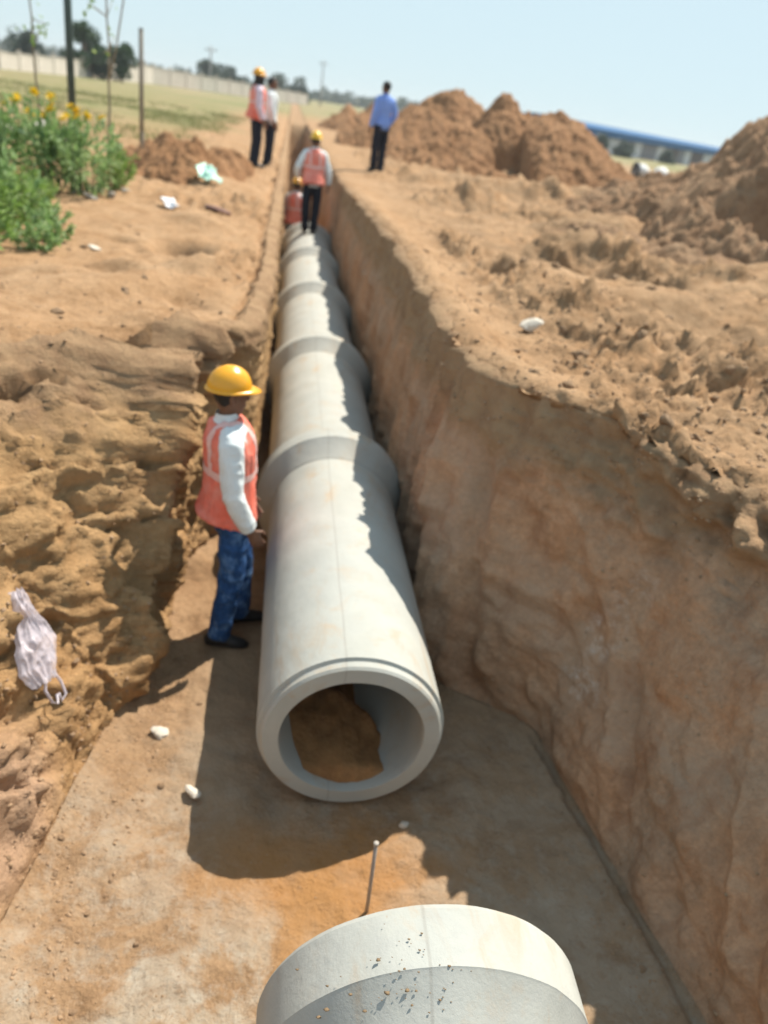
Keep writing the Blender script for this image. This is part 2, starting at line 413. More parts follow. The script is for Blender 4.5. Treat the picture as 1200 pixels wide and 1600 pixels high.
# mounds, ruts and hollows of the banks: x, y, sx, sy, height, angle in degrees
BUMPS = [(-.9, 7.55, .20, .30, -.62, 15), (-1.22, 7.2, .08, .09, -.14, 0), (-.75, 6.0, .5, .25, .08, 20), (-1.3, 5.5, .6, .35, .10, 30),
         (-.9, 9.0, .25, .5, .10, 30), (-.65, 6.6, .3, .16, .12, 15), (-1.15, 6.3, .25, .14, .10, -10), (-.6, 5.6, .22, .12, -.10, 10), (-1.5, 7.6, .12, .1, -.12, 0), (-1.6, 5.9, .3, .12, .08, 20), (-2.2, 4.6, .9, .5, .12, 0), (-.65, 5.0, .3, .2, .07, 0),
         (2.4, 5.0, .7, .28, -.12, -35), (3.1, 4.7, 1.2, .22, .20, -40), (2.5, 5.9, .8, .25, .16, -35), (3.3, 6.6, .5, .4, .18, 10),
         (2.2, 4.3, .35, .3, .12, 0), (1.7, 4.0, .3, .3, .06, 0), (3.7, 9.2, .7, .35, .26, -30), (4.2, 10.6, .9, .35, .30, -45), (3.5, 8.2, .8, .22, -.22, -40),
         (2.1, 7.6, .2, .3, -.10, 0), (1.9, 8.8, .22, .4, .10, 0), (5.6, 8.0, 1.3, .8, .28, -20), (4.6, 6.4, 1.0, .4, .20, -30), (4.1, 5.4, .9, .3, -.14, -40),
         (5.2, 12.5, 1.0, .6, .25, -20), (3.0, 14.0, .9, .6, .12, 20), (1.7, 11.2, .4, .5, .08, 0), (-1.0, 13.0, .4, .6, .10, 0),
         (3.0, 17.0, .8, .6, .18, 0), (4.9, 16.6, 1.4, .7, .3, 0), (7.0, 18.4, 1.2, .6, .25, -20), (1.75, 16.5, .25, .3, .10, 0),
         (-1.6, 20, 1.0, 1.6, .22, 0), (2.3, 4.75, .2, .14, .10, 10), (2.65, 4.45, .25, .15, .12, -20)]
def bumps(x, y):
    o = np.zeros_like(x)
    for bx, by, sx, sy, h, a in BUMPS:
        c, s_ = math.cos(R(a)), math.sin(R(a))
        u = ((x - bx) * c + (y - by) * s_) / sx; v = (-(x - bx) * s_ + (y - by) * c) / sy
        o += h * np.exp(-(u * u + v * v) ** 1.3)
    return o

ys = [0.35]
while ys[-1] < 46: ys.append(ys[-1] + max(.017, .0068 * ys[-1]))
ys = list(np.arange(-8, .3, .12)) + ys
while ys[-1] < 2500: ys.append(ys[-1] + .05 * ys[-1])
ys = np.array(ys)
d = [0.0]
while d[-1] < 9: d.append(d[-1] + .018 + .0115 * d[-1])
while d[-1] < 2000: d.append(d[-1] * 1.13)
d = np.array(d)
NB, NW, NWR, NF = len(d), 92, 118, 120
tl = np.linspace(0, 1, NW + 2)[1:-1]; tr = np.linspace(0, 1, NWR + 2)[1:-1]; tf = np.linspace(0, 1, NF)
nY = len(ys); YY = ys[:, None]
lf, lr, rf, rr = (ip(ys, q)[:, None] for q in (LF, LR, RF, RR))
wob = fbm(np.stack([np.zeros(nY), ys * 1.1, np.zeros(nY)], 1), 4, 5)[:, None]
wob2 = fbm(np.stack([np.ones(nY) * 9, ys * 1.3, np.zeros(nY)], 1), 4, 8)[:, None]
lr = lr + .06 * wob; rr = rr + .05 * wob2
dep = (1 - sstep(44, 45.5, ys))[:, None]                               # the trench ends there
ramp = sstep(-1.4, -5.5, ys)[:, None] if False else (1 - sstep(-5.5, -1.4, ys))[:, None]   # ramp out behind the camera
def bank_l(x, y): return BL + bumps(x, y) + 0.02 * np.clip(-x - 3, 0, 4)
def bank_r(x, y):
    lip = .13 * np.exp(-((x - ip(y, RR) - .12) / .22) ** 2) * sstep(2.5, 3.5, y) * (1 - sstep(9, 16, y))
    return BR + lip + bumps(x, y) - .10 * sstep(20, 45, y)
X = np.concatenate([lr - d[::-1][None, :], lr + (lf - lr) * (tl[None, :] ** 1.0), lf + (rf - lf) * tf[None, :],
                    rf + (rr - rf) * tr[None, :], rr + d[None, :]], 1)
Yg = np.repeat(YY, X.shape[1], 1)
ia, ib, ic, id_ = NB, NB + NW, NB + NW + NF, NB + NW + NF + NWR
Z = np.zeros_like(X)
Z[:, :ia] = bank_l(X[:, :ia], Yg[:, :ia]); Z[:, id_:] = bank_r(X[:, id_:], Yg[:, id_:])
zl, zr = Z[:, ia - 1:ia], Z[:, id_:id_ + 1]
zf = BL * np.maximum(ramp, 1 - dep)
Z[:, ib:ic] = zf
fx = X[:, ib:ic]; dL, dR = fx - fx[:, :1], fx[:, -1:] - fx
tn = np.clip(.6 + .7 * fbm(np.stack([np.zeros(nY), ys * 2.6, np.zeros(nY)], 1), 3, 15), .1, 1.4)[:, None]
Z[:, ib:ic] += .11 * tn * np.exp(-(dL / (.13 * tn)) ** 1.5)
slot = (1 - sstep(2.9, 3.1, ys))[:, None]
Z[:, ib:ic] += (1 - slot) * .07 * tn * np.exp(-dR / .08) + slot * (.016 * np.exp(-((dR - .075) / .022) ** 2) - .022 * np.exp(-((dR - .03) / .016) ** 2))
# left wall: steep, with a slumped, convex foot on the near slope
slump = (1 - sstep(2.6, 3.6, ys))[:, None]
Z[:, ia:ib] = zl + (zf - zl) * tl[None, :]
X[:, ia:ib] += slump * .10 * np.sin(np.pi * tl[None, :]) * np.ones_like(zl)
Z[:, ic:id_] = zf + (zr - zf) * tr[None, :]
X[:, ic:id_] += -.05 * np.sin(np.pi * tr[None, :])
zfrac = 1 - tl[None, :]; dk = sstep(3.02, 3.24, ys)[:, None]
tk = np.clip((YY - 3.10) / .76 / BL, 0.02, .97)
xs_steep = np.where(zfrac < tk, lf + .045 * zfrac / tk, lf + .045 + (lr - lf - .045) * ((zfrac - tk) / (1 - tk)) ** 1.25)
X[:, ia:ib] = X[:, ia:ib] * (1 - dk) + xs_steep * dk
# rounded rims
rl = np.exp(-d[::-1] / .10)[None, :]; rrr = np.exp(-d / .09)[None, :]
nearL = (1 - sstep(3.9, 5.2, ys))[:, None]
Z[:, :ia] -= .05 * rl + nearL * .10 * np.exp(-d[::-1] / .25)[None, :] + (1 - nearL) * .05 * np.exp(-d[::-1] / .25)[None, :]; Z[:, id_:] -= .05 * rrr
P = np.stack([X, Yg, Z], -1); shp = P.shape
fl = P.reshape(-1, 3)
dist = np.sqrt(fl[:, 0] ** 2 + fl[:, 1] ** 2 + (fl[:, 2] - H) ** 2)
du = np.gradient(P, axis=1); dv = np.gradient(P, axis=0)
N = np.cross(du, dv); N /= np.linalg.norm(N, axis=-1, keepdims=True) + 1e-9
N = N.reshape(-1, 3)
col = np.tile(np.arange(shp[1]), shp[0])
isL = (col >= ia) & (col < ib); isF = (col >= ib) & (col < ic); isR = (col >= ic) & (col < id_)
isB = ~(isL | isF | isR)
n_big = billow(fl * np.array([1.5, 1.5, 1.7]), 3, 21); n_mid = billow(fl * 5.5 + .1 * n_big[:, None], 4, 31, .55)
n_fin = fbm(fl * 24, 3, 41)
sel = (dist < 24) & (fl[:, 1] > .6)
c_big, c_mid, c_sml = (np.zeros(len(fl)) for _ in range(3))
c_big[sel] = clods(fl[sel] * np.array([4.2, 3.6, 4.6]), 301, .25); c_mid[sel] = clods(fl[sel] * 9.5, 311, .1)
blk_r = np.zeros(len(fl)); blk_e = np.ones(len(fl)); s3_ = isL & (dist < 8) & (fl[:, 1] > .6)
q3 = fl[s3_] * np.array([3.0, 2.6, 3.6]); q3 = q3 + .35 * np.stack([fbm(q3 * .9, 3, 341), fbm(q3 * .9, 3, 342), fbm(q3 * .9, 3, 343)], 1)
f1_, f2_, blk_r[s3_] = worley(q3, 331); blk_e[s3_] = f2_ - f1_
c_hug = np.zeros(len(fl)); sh_ = sel & isB & (fl[:, 0] > 1.5); c_hug[sh_] = clods(fl[sh_] * np.array([2.4, 1.9, 2.4]), 351, .45)
s2_ = sel & (dist < 9); c_sml[s2_] = clods(fl[s2_] * 21, 321, .05)
puff = -billow(fl * 3.4 + .2 * n_big[:, None], 4, 37, .55)
fade = np.clip(30 / (dist + 1), 0, 1) ** 1.0; near = np.clip((42 - dist) / 6, 0, 1)
rim = np.exp(-np.minimum(np.abs(fl[:, 0] - np.repeat(lr[:, 0], shp[1])), np.abs(fl[:, 0] - np.repeat(rr[:, 0], shp[1]))) / .35)
patch = sstep(-.15, .45, fbm(fl * np.array([.55, .45, .5]), 3, 77))
rightside = (fl[:, 0] > .9)
churn = np.where(rightside, sstep(1.5, 2.6, fl[:, 0]) * sstep(3.2, 4.0, fl[:, 1]), 0)
rimcalm = np.where(rightside & (fl[:, 0] < 1.75), 1 - .85 * sstep(3.3, 3.7, fl[:, 1]), 1)
churn = np.clip(churn * (.45 + .9 * patch) + .75 * rim * (.4 + patch) + np.where(rightside, .6, .6) * patch, 0, 1.25)
amp_b = np.where(isB, .030 * n_big + (.012 + .05 * churn) * puff + churn * (.17 * c_hug * sstep(1.9, 2.6, fl[:, 0]) + .10 * c_big + .075 * c_mid) + (.008 + .04 * churn) * c_sml + .007 * n_fin
                 + (.010 + .02 * patch) * n_mid, 0) * rimcalm
path = np.exp(-((fl[:, 0] - (1.75 + (12 - fl[:, 1]) * .27)) / .42) ** 2) * sstep(4.4, 5.2, fl[:, 1]) * (1 - sstep(12, 15, fl[:, 1])) * isB
amp_b = amp_b * (1 - .75 * path)
rough_r = np.where(isB & rightside, np.exp(-((fl[:, 0] - 2.5) / .8) ** 2 - ((fl[:, 1] - 4.3) / .9) ** 2), 0)
amp_b = amp_b + rough_r * (.10 * c_big + .07 * c_mid + .03 * c_sml + .03 * puff)
# left wall: lumpy; buttress and niche behind the worker; long clods lying down the slope
y_, z_ = fl[:, 1], fl[:, 2]
lw = .04 * n_big + .026 * n_mid + .008 * puff + .008 * n_fin + (.04 + .03 * patch) * c_mid + .06 * c_big * sstep(.3, .9, fl[:, 2]) * patch + .024 * c_sml
strat = billow(np.stack([fl[:, 0] * 1.5, y_ * 2.0 + z_ * 2.2, z_ * 5.5 - y_ * 2.5], 1), 3, 52)
calm = 1 - .65 * (1 - sstep(2.0, 2.6, y_)) * (1 - sstep(.5, .9, z_)); lw = lw * calm
lw += calm * (1 - sstep(3.2, 3.9, y_)) * .042 * strat
lgate = (1 - sstep(4.9, 5.3, y_)) * sstep(.10, .35, z_)
lw += lgate * (.085 * blk_r + .06 * (np.minimum(blk_e, .25) / .25 - 1) * sstep(.15, .4, patch + .3 * blk_r))
ph = z_ * 2.7 + y_ * .9 + 1.3 * fbm(fl * 1.1, 3, 57)
saw = ph - np.floor(ph); lw += lgate * .075 * (saw - .5) * sstep(-.2, .3, fbm(fl * .9, 2, 59)) * np.where(y_ < 4.6, 1, .4)
yr = y_ - 3.10 - .76 * z_
lw += .05 * np.exp(-(yr / .10) ** 2) * sstep(.12, .4, z_)
lw -= .15 * np.exp(-(((y_ - 4.75) / .30) ** 2 + ((z_ - 1.12 - .25 * (y_ - 4.4)) / .15) ** 2) ** 2)
lw -= .05 * np.exp(-((y_ - 4.2) / .45) ** 2) * (1 - sstep(.9, 1.3, z_))
far_l = sstep(5.0, 5.6, y_)
lw = lw * (1 - .55 * far_l) + far_l * .03 * billow(np.stack([y_ * 4.5, z_ * .9, y_ * 0], 1), 3, 61)
amp_l = np.where(isL, lw, 0)
# right wall: vertical bucket grooves on the narrow part, slanting scrapes on the near face
slant = z_ * 1.0 + y_ * .9
gro = billow(np.stack([y_ * 4.2 + .4 * n_big, z_ * .55, fl[:, 0] * 0], 1), 3, 71)
gro2 = billow(np.stack([(y_ * .8 - z_ * .55) * 4.6, slant * .8, fl[:, 0] * .6], 1), 3, 73)
wn = sstep(3.2, 3.7, y_)
top_r = sstep(1.15, 1.6, z_)
wn2 = wn * (1 - .5 * sstep(4.6, 6.5, y_))
rw = .045 * n_big + .007 * n_mid + .004 * n_fin + wn2 * .10 * gro + (1 - wn) * (.055 * gro2 + .045 * puff) + top_r * (1 - .92 * wn) * (.06 * puff + .11 * c_big + .07 * c_mid) + .007 * c_sml
rw += .012 * c_mid * (1 - top_r)
wv = .06 * fbm(np.stack([y_ * 0, z_ * 2.2, y_ * 3], 1), 3, 83)
for gy_, wd_, dp_, sl_ in ((3.62, .022, .035, .22), (3.84, .03, .05, .18), (4.05, .02, .03, .15), (4.32, .035, .05, .12), (4.75, .03, .035, .1), (5.3, .04, .04, .1)):   # tooth marks of the digger
    rw -= dp_ * np.exp(-((y_ + wv - gy_ - sl_ * z_) / wd_) ** 2) * (1 - sstep(1.0, 1.35, z_))
for gy_, wd_, dp_, z0_ in ((2.60, .022, .022, 1.05), (2.28, .05, .03, .85), (1.72, .03, .025, 1.1)):          # slanting scrapes
    rw -= dp_ * np.exp(-((y_ + wv - gy_ - .75 * (z_ - .6)) / wd_) ** 2) * (1 - sstep(z0_ - .2, z0_ + .1, z_)) * (1 - wn)
rw -= .10 * np.exp(-((y_ - 3.30 - .30 * z_) / .055) ** 2) * (1 - sstep(1.25, 1.5, z_))          # the long crease where the narrow cut meets the pit
rw += .09 * np.exp(-((y_ - 3.62 - .30 * z_) / .13) ** 2) * (1 - sstep(1.15, 1.45, z_))
amp_r = np.where(isR, rw, 0)
amp_f = np.where(isF, .026 * n_big + .014 * n_mid + .012 * puff + .005 * n_fin + .010 * c_sml * patch, 0)
ampl = (amp_b + amp_l + amp_r + amp_f) * near
# calm the normals at the folds so the sheet never crosses itself
edge = np.ones(shp[1])
for e in (ib, ic):
    k = np.arange(shp[1]); edge *= 1 - .85 * np.exp(-((k - e) / 4.0) ** 2)
ampl = ampl * np.tile(edge, shp[0])
fl2 = fl + N * ampl[:, None]
P2 = fl2.reshape(shp)
def sub(c0, c1, name, mat, label):
    v = P2[:, c0:c1].reshape(-1, 3); f = grid_faces(shp[0], c1 - c0)
    o = link(name, np_mesh(name, v, f, mat)); tag(o, label, None, None, 'structure'); return o
# the two banks are one ground
gl = P2[:, :ia + 1].reshape(-1, 3); gr_ = P2[:, id_ - 1:].reshape(-1, 3)
fg = np.concatenate([grid_faces(shp[0], ia + 1), grid_faces(shp[0], shp[1] - id_ + 1) + len(gl)])
tag(link('ground', np_mesh('ground', np.concatenate([gl, gr_]), fg, M['ground'])), 'dry tan earth banks on both sides of the trench', None, None, 'structure')
sub(ia, ib + 1, 'trench_wall', M['wall_l'], 'sunlit cut earth face on the left of the trench')
sub(ib, ic + 1, 'trench_floor', M['floor'], 'flat tan trench floor with pale lime patches')
sub(ic, id_, 'trench_wall', M['wall_r'], 'shaded reddish cut earth face on the right of the trench')
def ground_at(x, y):
    r = int(np.argmin(np.abs(ys - y))); row = P2[r]
    return float(np.interp(x, np.maximum.accumulate(row[:, 0]), row[:, 2]))
def near_cols(c0, c1, y0, y1):
    """random points (with normals) on a strip of the terrain"""
    rows = np.where((ys > y0) & (ys < y1))[0]
    return rows

# ------------------------------------------------------------------ spoil heaps
def heap(label, x0, x1, y0, y1, zb, cones, mat, res, seed, rough=.09, rill=.16, group=None, cuts=()):
    nx, ny = int((x1 - x0) / res) + 1, int((y1 - y0) / res) + 1
    gx, gy = np.meshgrid(np.linspace(x0, x1, nx), np.linspace(y0, y1, ny))
    x, y = gx.ravel(), gy.ravel()
    w1 = fbm(np.stack([x * .8, y * .8, x * 0], 1), 3, seed); w2 = fbm(np.stack([x * .8, y * .8, x * 0 + 5], 1), 3, seed + 3)
    xs_, ys_ = x + .42 * w1, y + .42 * w2
    h = np.zeros_like(x) - 9
    for px, py, hh, rx, ry, pw in cones:
        ax, ay = xs_ - px, ys_ - py
        th = np.arctan2(ay / ry, ax / rx)
        rl_ = billow(np.stack([th * 3.5, np.full_like(x, px), np.full_like(x, py)], 1), 3, seed + 9)
        r = np.sqrt((ax / rx) ** 2 + (ay / ry) ** 2)
        r = np.maximum(0, np.sqrt(r * r + .003) - .05)
        c = hh * (1 - np.minimum(r, 1.6) ** pw) + rill * hh * .3 * rl_ * np.sin(np.clip(r, 0, 1) * np.pi)
        k = .12
        h = np.maximum(h, c) + k * .25 * np.exp(-np.abs(h - c) / k)
    for px, py, rx, ry, dp in cuts: h = h - dp * np.exp(-(((xs_ - px) / rx) ** 2 + ((ys_ - py) / ry) ** 2) ** 3.0)
    q = np.stack([x, y, np.maximum(h, 0)], 1)
    h = h + rough * 1.3 * billow(q * 1.6, 3, seed + 20) - rough * .9 * billow(q * 5.0, 4, seed + 30) + rough * 1.2 * (clods(q * 4.5, seed + 60, .3) + .5 * clods(q * 9, seed + 70, .2)) * sstep(-.3, .5, fbm(q * .9, 3, seed + 80)) + rough * .25 * fbm(q * 25, 2, seed + 40)
    e = np.minimum.reduce([x - x0, x1 - x, y - y0, y1 - y])
    h = np.where(e < res * 1.5, np.minimum(h, -.25), h); h = np.maximum(h, -.30)
    v = np.stack([x, y, zb + h], 1); f = grid_faces(ny, nx)
    keep = (h[f] > -.299).any(1); f = f[keep]
    used = np.unique(f); mp = np.zeros(len(v), int); mp[used] = np.arange(len(used))
    o = link('soil_heap', np_mesh('soil_heap', v[used], mp[f], mat))
    return tag(o, label, 'soil heap', group or 'excavated soil heaps along the trench')

# pts: x, y, height, radius x, radius y, power
heap('brown soil heap with a rounded top behind the man in the blue shirt', 1.5, 9.5, 26, 35, 1.58,
     [(5.55, 30, 2.25, 3.4, 3.4, .9), (4.3, 29.5, 1.45, 3.0, 2.8, 1.0), (6.6, 29.6, 1.75, 2.2, 3, 1.0)], M['heap'], .05, 101)
heap('tallest pointed brown heap with a dark shaded hollow, beside the twin lower peak', 2.4, 7.4, 21, 28.5, 1.60,
     [(6.24, 25, 2.15, 2.2, 3.2, 1.0), (5.0, 23.6, 1.15, 2.4, 2.3, 1.0), (6.9, 24.7, 1.75, 1.6, 3.0, 1.0)], M['heap'], .04, 111, cuts=((6.1, 22.4, .75, .6, .55),))
heap('brown heap with a steep long right flank in front of the blue shed', 6.3, 11.3, 20, 28, 1.60,
     [(7.75, 24.5, 1.88, 2.5, 3.6, 1.35), (7.2, 23.3, 1.5, 1.9, 2.6, .95), (7.15, 24.4, 1.8, 1.4, 3.0, 1.0)], M['heap'], .04, 121)
heap('large lumpy spoil mound filling the right edge of the bank', 4.6, 13, 8.6, 17.5, 1.66,
     [(8.9, 12.8, 2.15, 2.2, 3.2, 1.5), (7.55, 12.8, 2.1, 1.45, 2.8, 1.3), (7.3, 12.3, 1.2, 2.1, 2.8, 1.1), (6.9, 10.8, 1.1, 1.9, 1.6, 1.3), (9.8, 11.5, 2.1, 3, 3, 1.1), (6.6, 14.5, .9, 1.7, 2.2, 1.0), (6.2, 13.2, .75, 1.5, 2.0, 1.0)], M['heap_dry'], .035, 131, .13, .2, cuts=((7.0, 10.55, .95, .85, 1.05), (7.9, 11.0, .6, .5, .6), (5.7, 12.0, .35, .8, .3)))
heap('long dark ridge of loose spoil low in front of the right mound', 3.3, 6.4, 8.2, 12.2, 1.66,
     [(4.3, 10.4, .30, 1.0, .9, 1.3), (5.0, 9.4, .26, 1.0, .6, 1.3)], M['heap_dry'], .03, 141, .07)
heap('low far soil heap left of the standing blue shirt man', 1.2, 4.2, 40, 48, 1.55, [(2.75, 44.5, 1.25, 1.4, 2.6, .9)], M['heap'], .07, 151)
heap('far soil heap directly behind the blue shirt man', 2.6, 6.2, 41, 50, 1.55, [(4.4, 46, 1.6, 1.7, 3, .9), (3.6, 44, 1.0, 1.4, 2, 1)], M['heap'], .07, 161)
heap('far soil heap just right of the blue shirt man', 4.6, 9.5, 40, 49, 1.55, [(6.2, 45, 1.75, 2.2, 3, .9), (7.6, 44, 1.6, 2, 2.6, .9)], M['heap'], .07, 171)
heap('small dark clumpy soil heap on the left bank by the plants', -3.0, -.55, 11.6, 17.4, 1.55,
     [(-1.75, 13.6, .46, .75, 1.1, 1.2), (-2.1, 14.6, .42, .8, 1.1, 1.2), (-1.25, 15.2, .36, .6, 1.2, 1.2)], M['heap'], .028, 181, .10, .2)

# ------------------------------------------------------------------ concrete pipes
def lathe_y(name, prof, n, mat, parent, wob=0.0, seed=0):
    """profile of (y, r) spun round the Y axis"""
    a = np.arange(n) * 2 * np.pi / n
    pr = np.array(prof, float)
    v = np.stack([pr[:, 1][:, None] * np.sin(a)[None, :], np.repeat(pr[:, 0][:, None], n, 1), pr[:, 1][:, None] * np.cos(a)[None, :]], -1).reshape(-1, 3)
    if wob:
        nz = fbm(v * 9, 3, seed); rr_ = np.linalg.norm(v[:, [0, 2]], axis=1, keepdims=True)
        v[:, [0, 2]] += v[:, [0, 2]] / rr_ * (wob * nz)[:, None]; v[:, 1] += wob * .5 * fbm(v * 12 + 4, 2, seed + 5)
    f = grid_faces(len(pr), n, True)
    me = np_mesh(name, v, f, mat); me.set_sharp_from_angle(angle=R(24))
    return link(name, me, parent)
RO, RI, RB = .43, .328, .525
LP = 2.44
def make_pipe(loc, label, mat, length=LP, ends=True, seed=1, bell=.32):
    t = empty('concrete_pipe', loc); tag(t, label, 'pipe', 'concrete pipes laid in the trench')
    L = length
    prof = [(.0, RI + .004), (-.0, RI + .03), (0.0, RO - .028), (.012, RO - .018), (.045, RO - .016), (.052, RO), (.09, RO)]
    prof += [(y, RO) for y in np.linspace(.2, L - .1, 24)]
    prof += [(L, RO), (L, RI)] + [(y, RI) for y in np.linspace(L - .1, .05, 16)] + [(.012, RI), (.0, RI + .004)]
    lathe_y('barrel', prof, 96, mat, t, .0022, seed)
    if bell:
        b0 = L - bell
        pb = [(b0, RO - .003), (b0 + .002, RO + .004), (b0 + .150, RB - .006), (b0 + .155, RB), (L - .02, RB), (L - .004, RB - .008), (L, RB - .03), (L + .001, RO - .003)]
        c = lathe_y('collar', pb, 96, mat, t, .003, seed + 3)
    return t
names = ['open-ended concrete pipe with soil inside, nearest length of the line', 'second concrete pipe length behind the worker in the orange vest',
         'concrete pipe length between the second and third collars of the line', 'fourth concrete pipe length, beyond the third collar',
         'farthest concrete pipe length with a worker standing on its top']
ax = [(.475, 2.56), (.452, 4.99), (.445, 7.42), (.45, 9.86), (.46, 12.3)]
for k, (x_, yy_) in enumerate(ax):
    make_pipe((x_, yy_, RO - .004), names[k], M['concrete'], seed=10 + k)
npipe = make_pipe((.562, -1.03, RO + .025), 'foreground concrete pipe end lying at the bottom of the picture, half in shade', M['concrete_b'], 2.42, seed=40, bell=.345)
npipe.rotation_euler = (0, 0, R(-1.0)); npipe.scale = (.965, 1, .965)

# sediment lying in the first pipe
ny_, nx_ = 60, 40
gy, gx = np.meshgrid(np.linspace(2.60, 4.6, ny_), np.linspace(-1, 1, nx_), indexing='ij')
hh = -.268 + .06 * sstep(2.58, 3.1, gy) - .035 * gx * sstep(2.58, 2.9, gy)
hh = hh - .25 * sstep(0, .35, gy - (3.05 - .2 * gx))
hh = hh + (.035 * fbm(np.stack([gx.ravel() * 1.5, gy.ravel() * 5, gx.ravel() * 0], 1), 4, 205)).reshape(hh.shape) * sstep(2.6, 2.8, gy)
hh = np.clip(hh, -.315, .2)
sx_ = np.sqrt(np.maximum(RI ** 2 - np.minimum(hh, RI * .98) ** 2, .0004)) + .003
xx = gx * sx_
base = np.stack([xx.ravel() + .475, gy.ravel(), hh.ravel() + RO], 1)
nn = .03 * fbm(base * 6, 3, 201) + .02 * billow(base * 14, 3, 203)
base[:, 2] += nn * (1 - np.abs(gx.ravel()) ** 6)
base[:, 2] = np.where((gy.ravel() < 2.63), base[:, 2] - .10, base[:, 2])
so_ = link('soil_deposit', np_mesh('soil_deposit', base, grid_faces(ny_, nx_)[:, ::-1], M['sand']))
tag(so_, 'brown loose soil lying inside the open pipe mouth', 'soil', None, 'stuff')

# ------------------------------------------------------------------ people
M['skin'] = plain('brown_skin', (.17, .085, .05), .55, .1, 30)
M['hair'] = plain('black_hair', (.012, .010, .009), .6, .2, 60, .3)
M['helmet'] = plain('yellow_helmet_plastic', (.78, .36, .02), .28, .05, 8, 0, 0, .5)
M['helmet2'] = plain('bright_yellow_helmet_plastic', (.80, .47, .02), .3, .05, 8, 0, 0, .5)
M['vest'] = plain('orange_vest_mesh', (.80, .17, .11), .85, .12, 26, .3, 0, .2, (.82, .30, .23), .40, .70)
M['vest2'] = plain('faded_orange_vest', (.80, .20, .14), .85, .12, 26, .3, 0, .2, (.82, .34, .27), .4, .7)
M['strip'] = plain('pale_reflective_tape', (.80, .50, .45), .5, .08, 30)
M['shirt'] = plain('white_shirt_cotton', (.70, .74, .74), .85, .06, 14, .2, 0, .2)
M['shirt_pink'] = plain('pale_pink_shirt_cotton', (.70, .58, .66), .85, .06, 14, .2, 0, .2)
M['shirt_blue'] = plain('light_blue_shirt_cotton', (.20, .33, .74), .85, .08, 14, .2, 0, .2)
M['jeans'] = plain('blotchy_blue_denim', (.022, .07, .19), .85, .3, 30, .3, 0, .2, (.16, .29, .50), .50, .72)  # dark blue with paler blue blotches spread by noise
M['dark_trousers'] = plain('dark_navy_trousers', (.014, .017, .028), .8, .2, 20, .2, 0, .2)
M['shoe'] = plain('black_leather_shoe', (.016, .015, .015), .45, .2, 30)
M['cream'] = plain('dusty_light_shoe', (.35, .30, .24), .7, .2, 30)
M['eye'] = plain('eye_white', (.6, .58, .55), .3, .02)

